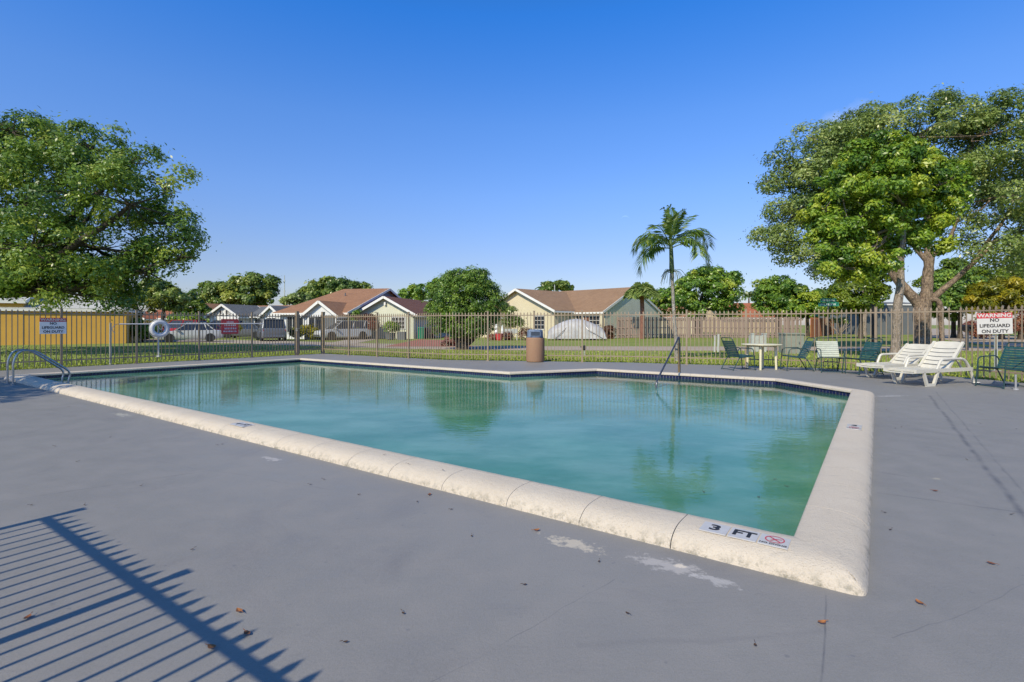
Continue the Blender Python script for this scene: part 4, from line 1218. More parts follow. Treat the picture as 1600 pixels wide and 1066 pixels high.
# mango trees and other greenery behind the wooden fence
def far_tree(label, lst, Y, trunk_px, n, ls, mat=L_far, name='tree', group='background trees', clump=.6, seed=1, shell=.5, bias=0, spread=.24, r=.2, per=24, aspect=.5, cat='tree', gap=2.9):
    b = blobs_px(lst, Y, .9)
    b0 = at(trunk_px, 507, Y); b0.z = -.03
    top = Vector((b0.x, b0.y, max(.8, min(x[2] for x in b))))
    return tree(name, label, b0, [b0, b0.lerp(top, .5), top], r, r * .7, b, n, ls, mat, M_barkd, group=group, clump=clump, seed=seed, shell=shell, bias=bias, spread=spread, per=per, aspect=aspect, cat=cat, gap=gap)
far_tree('wide mango tree with glossy leaves behind the tall palm', [(1090, 460, 40, 35, 0), (1050, 470, 32, 26, 0), (1120, 460, 34, 38, 0), (1105, 435, 26, 16, 0), (1082, 436, 14, 10, 0), (1140, 445, 15, 16, 0), (1035, 478, 18, 16, 0), (1135, 480, 20, 18, 0)], 56, 1090, 26000, .30, L_mango, 'mango_tree', seed=31, shell=.6, r=.3)
far_tree('rounded mango tree right of the distant red roof', [(1212, 455, 30, 22, 0), (1205, 470, 26, 28, 0), (1235, 470, 28, 24, 0), (1195, 480, 16, 18, 0), (1225, 485, 32, 14, 0)], 58, 1215, 18000, .30, L_mango, 'mango_tree', seed=32, shell=.6, r=.3)
far_tree('yellow green shrub mass under the banana leaves behind the wooden fence', [(1262, 475, 24, 18, 0), (1245, 485, 22, 14, 0), (1280, 485, 18, 12, 0)], 57, 1262, 9000, .30, L_bright, 'leafy_shrub', seed=33, bias=.15)
far_tree('lime green tree beyond the street sign', [(1335, 455, 30, 24, 0), (1360, 445, 22, 26, 0), (1325, 475, 30, 18, 0), (1355, 478, 22, 16, 0), (1310, 470, 16, 14, 0), (1368, 465, 14, 18, 0)], 48, 1345, 16000, .28, L_lime, 'tree', seed=34, bias=.1)
b0 = G(1347, 524)
tree('slim_tree', 'slim tan trunk tree standing on the grass mound right of the street sign', b0, [b0, at(1349, 490, b0.y), at(1352, 460, b0.y), at(1354, 425, b0.y)], .42, .30, blobs_px([(1355, 415, 30, 22, 0), (1335, 425, 22, 16, 0)], b0.y, .9), 5000, .38, L_olive, M_bark2, clump=.6, seed=35, nlimb=2)
far_tree('dark green tree mass behind the fork of the huge oak', [(1500, 450, 40, 30, 0), (1475, 470, 30, 24, 0), (1520, 455, 22, 16, 0), (1490, 480, 34, 16, 0)], 48, 1500, 16000, .28, L_ficus, 'tree', seed=36, bias=.1)
far_tree('lime leafed tree seen under the right oak limb', [(1490, 425, 26, 18, 3), (1462, 440, 22, 16, 3), (1520, 432, 22, 16, 3)], 50, 1490, 9000, .30, L_lime, 'tree', seed=37)
far_tree('golden croton bush behind the right warning sign', [(1552, 458, 28, 20, 0), (1580, 452, 26, 20, 0), (1604, 465, 26, 20, 0), (1535, 474, 22, 14, 0), (1572, 480, 28, 10, 0), (1535, 490, 16, 10, 0)], 45.5, 1565, 15000, .34, L_yellow, 'golden_shrub', seed=38, aspect=.25, cat='shrub')
far_tree('green hedge tree at the far right edge behind the golden bush', [(1590, 440, 40, 24, 5), (1640, 450, 50, 40, 5), (1560, 440, 24, 14, 5)], 50, 1620, 14000, .28, L_lime, 'tree', seed=39)
far_tree('reddish croton hedge right of the warning sign', [(1592, 508, 18, 16, 0), (1620, 508, 22, 16, 0), (1572, 512, 14, 12, 0)], 45, 1595, 7000, .22, L_croton, 'croton_hedge', seed=40, aspect=.3, cat='shrub')
far_tree('small red leafed shrub left of the right warning sign', [(1515, 515, 7, 10, 0), (1525, 518, 6, 8, 0)], 42, 1518, 1800, .2, L_croton, 'croton_shrub', seed=61, cat='shrub', r=.05)
# left and middle background
far_tree('broad dark tree above the peach and gray roofs', [(395, 452, 30, 22, 0), (360, 460, 26, 18, 0), (330, 458, 24, 16, 0), (412, 445, 20, 14, 0), (345, 478, 30, 12, 0), (380, 470, 34, 14, 0), (310, 472, 18, 14, 0), (418, 465, 12, 10, 0)], 84, 380, 22000, .50, L_far, 'tree', seed=41, clump=1.0)
far_tree('flat topped tree rising behind the rust roof', [(530, 455, 36, 16, 0), (560, 455, 26, 12, 0), (500, 458, 26, 14, 0), (525, 445, 30, 8, 0), (480, 468, 18, 10, 0)], 92, 530, 16000, .50, L_far, 'tree', seed=42, clump=1.0)
far_tree('olive tree just left of the flat topped tree', [(462, 472, 18, 10, 0), (475, 470, 14, 8, 0)], 80, 465, 5000, .42, L_olive, 'tree', seed=43, clump=.8)
far_tree('hazy green tree behind the round tree and red brown roof', [(665, 458, 26, 12, 0), (640, 462, 16, 8, 0), (690, 450, 14, 12, 0)], 85, 660, 7000, .45, L_mango, 'tree', seed=44, clump=.8)
far_tree('dark treetops peeping over the long brown roof', [(870, 446, 22, 6, 0), (890, 449, 10, 4, 0), (855, 447, 9, 5, 0)], 110, 872, 5000, .55, L_far, 'tree', seed=45, clump=.8)
far_tree('tree with yellowish leaves between the oak and the low terracotta house', [(255, 462, 26, 16, 0), (240, 450, 20, 14, 0), (272, 470, 18, 16, 0), (225, 465, 16, 14, 0)], 52, 255, 13000, .30, L_far, 'tree', seed=46)
far_tree('pale loose shrub tree beside the end of the ochre house', [(215, 478, 14, 12, 0), (235, 482, 16, 10, 0), (205, 465, 10, 10, 0)], 40, 213, 4500, .2, L_yellow, 'tree', seed=47, bias=-.15, r=.1)
far_tree('leafy green tree in front of the orange tile roof', [(300, 478, 16, 14, 0), (290, 492, 16, 10, 0), (315, 490, 14, 10, 0)], 66, 302, 7000, .34, L_lime, 'tree', seed=48, bias=-.15)
far_tree('dark bushes by the end of the ochre house', [(222, 515, 10, 14, 0), (232, 520, 8, 10, 0), (212, 512, 5, 10, 0)], 38, 222, 4200, .18, L_mango, 'bush', seed=49, r=.06, cat='shrub')
far_tree('green hedge behind the white sedan', [(300, 500, 22, 6, 0), (325, 502, 14, 5, 0), (275, 501, 12, 5, 0)], 60, 300, 4200, .28, L_mango, 'hedge', seed=50, r=.06, cat='shrub')
far_tree('climbing reddish vine on the wall between the two houses', [(565, 500, 12, 10, 0), (580, 500, 12, 12, 0), (572, 512, 16, 8, 0), (560, 515, 8, 8, 0)], 46, 572, 6500, .2, L_croton, 'vine_shrub', seed=51, r=.06, bias=-.2, cat='shrub')
far_tree('leafy green creeper beside the reddish vine', [(556, 500, 6, 12, 0), (552, 512, 6, 8, 0)], 45.5, 556, 2200, .2, L_mango, 'shrub', seed=52, r=.05, cat='shrub')
far_tree('yellow green low hedge in front of the rust roofed house', [(472, 520, 10, 5, 0), (490, 520, 9, 5, 0), (462, 522, 6, 4, 0)], 44, 478, 3500, .18, L_yellow, 'low_hedge', seed=53, r=.04, bias=-.1, cat='shrub')
far_tree('small yellow shrub right of the red notice', [(364, 516, 6, 6, 0)], 47, 364, 1200, .2, L_yellow, 'shrub', seed=54, r=.04, cat='shrub')
far_tree('pink flowering bush left of the round tree trunk', [(705, 533, 10, 6, 0), (718, 536, 8, 5, 0), (698, 537, 7, 4, 0)], 31.6, 706, 4200, .13, L_pink, 'flowering_bush', seed=55, r=.04, clump=.2, cat='shrub')
far_tree('vines trained on the cream side wall near the red planter', [(795, 495, 10, 14, 0), (788, 485, 8, 10, 0), (803, 508, 8, 10, 0)], 44, 797, 3200, .17, L_olive, 'vine_shrub', seed=56, r=.05, cat='shrub')
far_tree('red leaved low plants at the base of the cream wall', [(822, 524, 5, 4, 0), (790, 526, 10, 3, 0), (770, 530, 12, 4, 0)], 43, 800, 2200, .15, L_croton, 'low_plants', seed=57, r=.03, cat='shrub')
far_tree('dry brown shrub at the corner of the cream house', [(948, 522, 6, 6, 0), (954, 518, 5, 5, 0)], 47.5, 950, 1500, .18, L_croton, 'shrub', seed=58, r=.04, bias=-.2, cat='shrub')
far_tree('potted bushy plant beside the pale green house', [(612, 515, 6, 6, 0), (616, 512, 5, 4, 0)], 44.5, 613, 1500, .16, L_bright, 'potted_plant', seed=59, r=.04, cat='plant')
pt = MB(); pt.lathe([(.26, 0), (.36, .05), (.42, .55), (.45, .6), (.40, .6), (.36, .5), (0, .5)], 16); pt.box((.95, 0, .35), (.7, .5, .7)); p = at(610, 507, 44.3)
tag(link('plant_pot', pt.mesh('plant_pot', M_darkgray, True), None, (p.x, p.y, -.03)), 'dark plant pots holding the bushy plant', 'pot')
far_tree('gray leafless bush on the mound behind the street sign', [(1312, 505, 14, 8, 0)], 62, 1312, 350, .3, L_olive, 'bare_bush', seed=60, r=.08, cat='shrub')
mb = MB(); p = at(1312, 519, 60)
for i in range(16):
    a = random.uniform(0, 6.28); r = random.uniform(.5, 1.6)
    mb.tube(catmull([(0, 0, 0), (math.cos(a) * r * .4, math.sin(a) * r * .4, .7), (math.cos(a) * r, math.sin(a) * r, random.uniform(1.2, 1.9))], 3), [.05, .045, .04, .035, .03, .02, .015], 5)
tag(link('bare_branches', mb.mesh('bare_branches', M_bark2), None, (p.x, p.y, -.03)), 'spray of gray bare branches on the grass mound', 'shrub')

# palms
def frond(L, pts, nleaf, ll, mat, parent, rng, droop=.5, width=.055):
    rc = catmull(pts, 8)
    mb = MB()
    mb.tube(rc, [max(.004, .022 * (1 - i / len(rc))) for i in range(len(rc))], 5)
    vs, fs = [], []
    tints = []
    m = len(rc)
    cum = [0]
    for a, b in zip(rc[:-1], rc[1:]): cum.append(cum[-1] + (b - a).length)
    for i in range(nleaf):
        s = cum[-1] * (.16 + .84 * (i + .5) / nleaf)
        k = max(j for j in range(m - 1) if cum[j] <= s)
        p = rc[k].lerp(rc[k + 1], (s - cum[k]) / max(1e-6, cum[k + 1] - cum[k]))
        t = (rc[k + 1] - rc[k]).normalized()
        sd = t.cross(Vector((0, 0, 1)))
        if sd.length < .1: sd = Vector((1, 0, 0))
        sd.normalize(); upv = sd.cross(t)
        f = math.sin(math.pi * min(1, .18 + .82 * (i / nleaf) ** .8) * .93) ** .6
        for sg in (-1, 1):
            d = (sd * sg * .85 + t * .55 + upv * rng.uniform(-.1, .35)).normalized()
            l = ll * f * rng.uniform(.85, 1.1)
            w = width * rng.uniform(.7, 1.1)
            mid = p + d * l * .5; tip = p + d * l + Vector((0, 0, -droop * l * rng.uniform(.6, 1.2)))
            wv = t * w * .5
            mid = mid + Vector((0, 0, -droop * l * .15))
            o = len(mb.v)
            mb.v += [tuple(p), tuple(mid + wv), tuple(tip), tuple(mid - wv)]
            mb.f.append((o, o + 1, o + 2, o + 3)); mb.m.append(0)
    me = mb.mesh('frond', mat)
    a = me.attributes.new('tint', 'FLOAT', 'FACE'); n = len(me.polygons)
    a.data.foreach_set('value', np.clip(RNG.normal(.45, .2, n), 0, 1).astype(np.float32))
    return link('frond', me, parent)
Yp = 18.2
b0 = at(1058, 507, Yp); b0.z = -.03
pm = thing('palm_tree', 'slender palm with drooping feathery fronds just behind the metal fence', 'palm', b0)
rl = lambda px, py, dy=0: at(px, py, Yp + dy) - b0
mb = MB(); mb.tube(catmull([(0, 0, 0), rl(1056, 530), rl(1053, 490), rl(1051, 450), rl(1050, 425)], 6), [.085, .08, .075, .07, .068, .066, .065, .064, .062, .06, .058, .056, .055, .055, .055, .055, .055, .055, .055, .055, .055, .055, .055, .055, .055], 10)
mb.build('trunk', M_palmtrunk, pm, True)
mb = MB(); mb.tube(catmull([rl(1050, 427), rl(1049.5, 418), rl(1049, 400), rl(1048, 380), rl(1047, 366)], 3), [.06, .075, .085, .085, .08, .075, .072, .068, .064, .058, .05, .045, .04], 10)
mb.build('crownshaft', M_shaft, pm, True)
rr = random.Random(4)
FR = [[(1048, 382), (1068, 368), (1084, 362), (1098, 366)], [(1048, 386), (1030, 372), (1012, 374), (1002, 382)], [(1048, 378), (1046, 350), (1040, 330), (1036, 326)], [(1048, 378), (1054, 350), (1062, 335), (1070, 328)], [(1048, 380), (1062, 355), (1078, 340), (1086, 338)],
      [(1048, 384), (1075, 362), (1098, 362), (1108, 385)], [(1048, 388), (1080, 378), (1100, 392), (1109, 418)], [(1048, 384), (1022, 366), (1000, 374), (990, 392)],
      [(1048, 388), (1020, 388), (1005, 402), (1000, 426)], [(1048, 384), (1035, 360), (1025, 352), (1018, 358)], [(1048, 378), (1050, 345), (1048, 328), (1046, 322)], [(1048, 385), (1070, 372), (1088, 380), (1092, 398)], [(1048, 384), (1030, 378), (1014, 385), (1012, 400)]]
DYS = [(0, .6, 1.0, 1.2), (0, -.5, -.8, -.9), (0, .2, .3, .3), (0, -.3, -.6, -.7), (0, .4, .8, .9), (0, .2, .4, .5), (0, -.4, -.6, -.7), (0, .3, .5, .6), (0, -.3, -.5, -.5), (0, -.8, -1.2, -1.5), (0, .1, .2, .2), (0, -.9, -1.3, -1.5), (0, .9, 1.3, 1.5)]
UP = (2, 3, 4, 9, 10)
for fi, (pts, dys) in enumerate(zip(FR, DYS)):
    frond(1, [rl(p[0], p[1], dy) for p, dy in zip(pts, dys)], 50 if fi not in UP else 34, .58 if fi not in UP else .42, L_palm, pm, rr, .6 if fi not in UP else .3, .065)
mb = MB()
for i in range(26):
    a = rr.uniform(0, 6.28); l = rr.uniform(.25, .5)
    s = rl(1050, 425 + rr.uniform(-2, 3))
    mb.tube(catmull([s, s + Vector((math.cos(a) * l * .6, math.sin(a) * l * .6, .05)), s + Vector((math.cos(a) * l, math.sin(a) * l, -rr.uniform(.1, .5)))], 4), .008, 4)
mb.build('fruit_stalks', L_olive, pm)
# distant fan and feather palms
def far_palm(label, px, py, Y, nfr, L, trunk_r, mat=L_palm, seed=1, up=(.2, 1.1), tmat=None, group='distant palms', width=.16, ll=None, nl=16):
    b0 = at(px, 507, Y); b0.z = -.03
    t = thing('palm_tree', label, 'palm', b0, 0, group)
    z = at(px, py, Y).z
    mb = MB(); mb.tube([(0, 0, -.1), (.05, 0, z * .5), (0, 0, z)], [trunk_r * 1.2, trunk_r, trunk_r * .95], 8); mb.build('trunk', tmat or M_bark2, t, True)
    r = random.Random(seed)
    for i in range(nfr):
        a = i * 2.4 + r.uniform(-.3, .3); e = r.uniform(*up)
        h = Vector((math.cos(a), math.sin(a), 0))
        s = Vector((0, 0, z))
        frond(1, [s, s + h * L * .45 * math.cos(e) + Vector((0, 0, L * .5 * math.sin(e))), s + h * L * .8 * math.cos(e) + Vector((0, 0, L * .65 * math.sin(e) - .1 * L)), s + h * L * math.cos(e * .9) + Vector((0, 0, L * .5 * math.sin(e) - .25 * L))], nl, ll or L * .35, mat, t, r, .35, width)
    return t
far_palm('stout palm with upright fan head beside the cream gable', 1003, 462, 47, 46, 1.7, .2, L_olive, 5, (.25, 1.6), simple('red_brown_trunk', (.22, .10, .07), .9, .3, 8, bump=.6), 'distant palms', .26, .85, 16)
far_palm('tiny palm above the distant terracotta roof', 1170, 466, 95, 12, 2.6, .16, L_palm, 6, (-.1, 1.0), None, 'distant palms', .25)
far_palm('dark palm directly above the green street sign', 1291, 472, 60, 14, 2.8, .16, L_palm, 7, (.1, 1.2), None, 'distant palms', .25)
far_palm('banana like palm rising right of the rounded mango', 1238, 462, 58, 7, 2.4, .14, L_palm, 8, (.3, 1.2), None, 'distant palms', .4)
far_palm('feathery palm tip left of the dark treetops on the roofline', 853, 452, 108, 9, 2.6, .14, L_palm, 9, (0, 1.1), None, 'distant palms', .3)
# ------------------------------------------------------------------ pool furniture
def strap_chair(label, loc, rz, strapmat, back_strap=None):
    c = thing('pool_chair', label, 'chair', loc, rz, 'strap pool chairs on the far deck')
    W = .28
    # local +y is the front; origin on the deck under the seat
    for s in (-1, 1):
        x = s * W
        mb = MB(); mb.tube(fillet([(x, .30, .0), (x, .26, .40), (x, .24, .62), (x, -.20, .64), (x, -.27, .52)], .09, 5), .013, 8); mb.build('arm', M_green, c, True)
        mb = MB(); mb.tube(fillet([(x * .98, -.40, .0), (x * .98, -.20, .36), (x * .98, .24, .40)], .06, 4), .013, 8); mb.build('leg', M_green, c, True)
    xb = W - .03
    mb = MB(); mb.tube(fillet([(-xb, -.17, .34), (-xb, -.30, .62), (-xb, -.42, .92), (xb, -.42, .92), (xb, -.30, .62), (xb, -.17, .34)], .07, 5), .013, 8); mb.build('back_frame', M_green, c, True)
    mb = MB(); mb.tube(fillet([(-xb, -.20, .365), (-xb, .25, .415), (xb, .25, .415), (xb, -.20, .365)], .05, 4), .013, 8); mb.build('seat_frame', M_green, c, True)
    mb = MB(); mb.tube([(-W, .295, .03), (W, .295, .03)], .011, 6); mb.tube([(-W, -.385, .03), (W, -.385, .03)], .011, 6); mb.build('floor_bar', M_green, c, True)
    sm = MB()
    def strap(p, nrm):
        m = MB(); p = Vector(p); nrm = Vector(nrm).normalized(); tdir = nrm.cross(Vector((1, 0, 0)))
        w = xb + .012; vs = []
        for k in range(7):
            x = -w + 2 * w * k / 6
            sag = -.010 * (1 - (x / w) ** 2)
            o = Vector((x, p.y, p.z)) + nrm * (.014 + sag)
            vs += [o - tdir * .024 - nrm * .003, o + tdir * .024 - nrm * .003, o + tdir * .024 + nrm * .003, o - tdir * .024 + nrm * .003]
        fs = [(4 * k + i, 4 * k + (i + 1) % 4, 4 * k + 4 + (i + 1) % 4, 4 * k + 4 + i) for k in range(6) for i in range(4)] + [(0, 1, 2, 3), (27, 26, 25, 24)]
        m.add(vs, fs)
        return m
    for i in range(8):
        t = i / 7
        strap((0, -.17 + .40 * t, .369 + .045 * t), (0, -.1, 1)).build('seat_strap', strapmat, c, True)
    a, b = Vector((0, -.18, .39)), Vector((0, -.372, .805))
    for i in range(9):
        p = a.lerp(b, i / 8)
        strap(p, (0, .91, .41)).build('back_strap', back_strap or strapmat, c, True)
    return c
strap_chair('dark green strap chair left of the cream table, seen from behind', (6.52, 14.75, 0), R(-78), M_strap)
strap_chair('dark green strap chair tucked in right of the cream table', (8.0, 14.55, 0), R(80), M_strap)
strap_chair('chair with straps coloured pale as if sunlit and green frame facing the pool', (8.66, 14.0, 0), R(162), M_strap_l)
strap_chair('dark green strap chair beside the far white lounger, before the slim trunk', (9.12, 13.45, 0), R(97), M_strap)
strap_chair('dark green strap chair at the right edge under the warning sign', (10.12, 10.62, 0), R(96), M_strap)

t = thing('patio_table', 'round cream plastic table between two green chairs', 'table', (7.25, 14.95, 0))
mb = MB(); mb.lathe([(0, .695), (.50, .695), (.53, .700), (.545, .712), (.54, .726), (.52, .730), (0, .728)], 40); mb.build('table_top', M_cream, t, True)
for k in range(4):
    a = R(-30 + 90 * k); mb = MB()
    mb.tube([(math.cos(a) * .36, math.sin(a) * .36, .70), (math.cos(a) * .37, math.sin(a) * .37, .35), (math.cos(a) * .38, math.sin(a) * .38, 0)], [.04, .034, .032], 10); mb.build('leg', M_cream, t, True)
mb = MB(); mb.lathe([(.33, .655), (.37, .655), (.37, .695), (.33, .695)], 32); mb.build('apron', M_cream, t, True)

def lounger(label, foot, axis, back_ang):
    """Moulded resin lounger; local +y from foot to head."""
    rz = math.atan2(axis[1], axis[0]) - math.pi / 2
    c = thing('sun_lounger', label, 'lounger', foot, rz, 'white resin loungers on the far deck')
    W, zs = .31, .34
    yb = 1.12                                             # hinge
    # side rails with the turned-down trapezoid legs
    for s in (-1, 1):
        x = s * W
        mb = MB()
        mb.bar((x, .0, zs - .02), (x, 1.92, zs - .02), .045, .075)
        o = mb.build('side_rail', M_lounge, c)
        for (ya, yb_, yc, yd) in ((.26, .37, .60, .74), (1.86, 1.98, 0, 0)):
            mb = MB()
            if yc:
                mb.bar((x, ya, zs - .03), (x, yb_, .03), .045, .055); mb.bar((x, yb_ - .02, .0275), (x, yc + .02, .0275), .046, .055); mb.bar((x, yc, .03), (x, yd, zs - .03), .045, .055)
                mb.build('leg', M_lounge, c)
            else:
                mb.tube(catmull([(x, 1.50, zs + .22), (x, 1.66, zs + .17), (x, 1.86, zs - .04), (x, 1.98, .0)], 4), [.030] * 13, 8)
                mb.build('leg', M_lounge, c, True)
        mb = MB(); mb.tube(fillet([(x, .70, zs), (x * 1.03, .82, zs + .21), (x * 1.03, 1.28, zs + .22), (x, 1.52, zs + .21)], .07, 4), .026, 8); mb.build('armrest', M_lounge, c, True)
    for i in range(10):
        y = .04 + i * .108
        zc = zs + .012 - (.05 if i == 0 else (.02 if i == 1 else 0))
        mb = MB(); vs = []
        for k in range(7):
            xx = -W + 2 * W * k / 6; z = zc - .012 * (1 - (xx / W) ** 2)
            vs += [(xx, y - .046, z - .022), (xx, y + .046, z - .022), (xx, y + .046, z), (xx, y - .046, z)]
        mb.add(vs, [(4 * k + i_, 4 * k + (i_ + 1) % 4, 4 * k + 4 + (i_ + 1) % 4, 4 * k + 4 + i_) for k in range(6) for i_ in range(4)] + [(0, 1, 2, 3), (27, 26, 25, 24)])
        mb.build('seat_slat', M_lounge, c)
    # back: frame with slits
    h = Vector((0, yb, zs)); d = Vector((0, math.cos(back_ang), math.sin(back_ang))); nn = Vector((0, -math.sin(back_ang), math.cos(back_ang)))
    L = .82
    def P(x, t, k): return Vector((x, 0, 0)) + h + d * t + nn * (k - .03 * (1 - (x / .30) ** 2))
    edges = [0, .10, .13, .225, .245, .345, .365, .465, .485, .585, .605, L]
    for j in range(0, len(edges) - 1, 2):
        t0, t1 = edges[j], edges[j + 1]
        mb = MB(); vs = []
        for k in range(9):
            xx = -.255 + .51 * k / 8
            cut = .05 * (abs(xx) / .255) ** 4 if j == len(edges) - 2 else 0
            vs += [P(xx, t0, -.012), P(xx, t1 - cut, -.012), P(xx, t1 - cut, .012), P(xx, t0, .012)]
        mb.add(vs, [(4 * k + i_, 4 * k + (i_ + 1) % 4, 4 * k + 4 + (i_ + 1) % 4, 4 * k + 4 + i_) for k in range(8) for i_ in range(4)] + [(0, 1, 2, 3), (35, 34, 33, 32)])
        mb.build('back_slat', M_lounge, c)
    for s in (-1, 1):
        mb = MB(); mb.bar(P(s * .275, 0, .0), P(s * .275, L - .03, .0), .055, .05, 0, tuple(nn)); mb.build('back_rail', M_lounge, c)
    mb = MB(); mb.bar(h + d * .45 + Vector((-.2, 0, 0)) - nn * .04, Vector((-.2, 1.75, zs)), .03, .03); mb.bar(h + d * .45 + Vector((.2, 0, 0)) - nn * .04, Vector((.2, 1.75, zs)), .03, .03); mb.build('prop', M_lounge, c)
    return c
lounger('near white resin lounger with its back raised steeply', (8.22, 10.92, 0), (.93, .36), R(46))
lounger('far white resin lounger with its back reclined lower', (8.52, 12.25, 0), (.94, .34), R(36))

# trash can
p = G(836, 565.5); t = thing('trash_can', 'tan aggregate concrete trash can with blue gray plastic dome lid', 'trash can', p, R(12))
mb = MB(); mb.lathe([(.27, 0), (.30, .02), (.312, .08), (.312, .80), (.30, .835), (.285, .845), (.26, .845)], 40); mb.build('body', M_can, t, True)
mb = MB(); mb.lathe([(.285, .846), (.292, .852), (.292, .872), (.27, .88), (0, .88)], 32); mb.build('lid_rim', M_plasticgray, t, True)
def hexring(r, z, n=8): return [(r * math.cos(2 * math.pi * (k + .5) / n), r * math.sin(2 * math.pi * (k + .5) / n), z) for k in range(n)]
mb = MB(); rings = [hexring(.285, .872), hexring(.275, 1.06), hexring(.255, 1.10), hexring(.18, 1.125)]
vs = [q for r_ in rings for q in r_]
mb.add(vs, [(8 * i + k, 8 * i + (k + 1) % 8, 8 * i + 8 + (k + 1) % 8, 8 * i + 8 + k) for i in range(3) for k in range(8)] + [tuple(range(24, 32))]); mb.build('lid', M_plasticgray, t)
for a in (-90, 90):
    mb = MB(); M = Matrix.Rotation(R(a - 12), 4, 'Z'); mb.box(M @ Vector((.267, 0, .975)), (.02, .30, .135), R(a - 12)); o = mb.build('flap', M_plasticdark, t)
    mb = MB()
    for (dz, dy, sy, sz) in ((.078, 0, .34, .02), (-.078, 0, .34, .02), (0, .165, .02, .17), (0, -.165, .02, .17)): mb.box(M @ Vector((.272, dy, .975 + dz)), (.03, sy, sz), R(a - 12))
    mb.build('flap_frame', M_plasticgray, o)

# grab rail at the steps
t = thing('handrail', 'slanted dark steel handrail with tan post at the pool steps', 'handrail', uv(3.62, 9.50, .1))
b = t.location
top = Vector((0, 0, .88)); lowp = at(1025, 606, 10.75) - b
mb = MB(); mb.tube([(0, 0, 0), (0, 0, .74)], .033, 12); mb.build('post', simple('bronze_sleeve', (.17, .12, .06), .45, .1, 8), t, True)
d = (lowp - top); d.z = 0; d.normalize()
mb = MB(); mb.tube(fillet([Vector((0, 0, .72)), top, top + d * .12 + Vector((0, 0, .0)), top + d * .30 + Vector((0, 0, -.10)), lowp + Vector((0, 0, .12)) - d * .03, lowp + Vector((0, 0, -.35))], .10, 6), .021, 10); mb.build('rail', M_darksteel, t, True)
mb = MB(); mb.lathe([(.05, 0), (.05, .012), (.022, .02)], 14); mb.build('base_plate', M_steel, t, True)

# ladder
t = thing('pool_ladder', 'polished steel pool ladder with two arched rails at the left end', 'ladder', uv(15.05, -.50))
b = t.location
for du in (-.24, .24):
    o = uv(15.05 + du, -.50) - b
    path = [o, o + Vector((0, 0, .50)), o + DV * .10 + Vector((0, 0, .74)), o + DV * .36 + Vector((0, 0, .72)), o + DV * .98 + Vector((0, 0, .20)), o + DV * .92 + Vector((0, 0, -.05)), o + DV * .86 + Vector((0, 0, -.9))]
    mb = MB(); mb.tube(fillet(path, .16, 7), .021, 12); mb.build('rail', M_steel, t, True)
    mb = MB(); mb.lathe([(.05, 0), (.05, .01), (.023, .018)], 14, o); mb.build('escutcheon', M_steel, t, True)
for k in range(3):
    o1, o2 = uv(15.05 - .24, .37, -.30 - .25 * k) - b, uv(15.05 + .24, .37, -.30 - .25 * k) - b
    mb = MB(); mb.bar(o1, o2, .08, .025); mb.build('tread', M_steel, t)

# life ring, its post and the reaching pole
c = uv(19.47, 3.99); t = thing('life_ring', 'white life ring hung on a gray post on the left fence', 'life ring', (c.x, c.y, 1.15))
Mx = Matrix((DV, Vector((0, 0, 1)), DV.cross(Vector((0, 0, 1))))).transposed().to_4x4()
mb = MB(); k = 36; mb.tube([Mx @ Vector((  .225 * math.cos(a * 2 * math.pi / k),   .225 * math.sin(a * 2 * math.pi / k), 0)) for a in range(k)], .073, 14, closed=True); mb.build('ring', M_ring, t, True)
for q in range(4):
    a0 = math.pi / 4 + q * math.pi / 2; mb = MB()
    mb.tube([Mx @ Vector((  .225 * math.cos(a0 + s),   .225 * math.sin(a0 + s), 0)) for s in (-.10, 0, .10)], .0745, 14); mb.build('band', M_trim, t, True)
mb = MB(); mb.tube([Mx @ Vector((.315 * math.cos(a * 2 * math.pi / k), .315 * math.sin(a * 2 * math.pi / k) + .0, .03 * math.cos(a * 4 * math.pi / k * 2))) for a in range(k)], .006, 5, closed=True)
mb.tube(catmull([Mx @ Vector((-.08, .16, .02)), Mx @ Vector((-.02, .02, .03)), Mx @ Vector((.05, -.02, .03)), Mx @ Vector((.09, .13, .02))], 5), .007, 5)
mb.build('rope', M_trim, t, True)
c2 = uv(19.55, 3.99)
mb = MB(); mb.tube([(0, 0, .24), (0, 0, 1.45)], .024, 10); mb.box((0, 0, .22), (.10, .10, .05))
tag(mb.build('ring_post', M_utility), 'gray post carrying the life ring', 'post').location = c2
a, b_ = uv(19.50, 2.87, 1.31), uv(19.50, 7.62, 1.33)
t = thing('reaching_pole', 'long white reaching pole hung level along the left fence', 'pole', a)
mb = MB(); mb.tube([(0, 0, 0), b_ - a], .019, 8); mb.build('shaft', M_ring, t, True)
mb = MB(); mb.tube(catmull([Vector((0, 0, 0)), DV * -.1 + Vector((0, 0, -.02)), DV * -.2 + Vector((0, 0, -.16)), DV * -.12 + Vector((0, 0, -.30))], 4), .009, 6); mb.build('hook', M_steel, t, True)
mb = MB(); mb.tube([(0, 0, 0), (0, 0, 1.38)], .032, 10); p = uv(19.9, 2.75)
tag(mb.build('white_post', M_utility), 'short white post just outside the left fence by the pole end', 'post').location = (p.x, p.y, -.03)

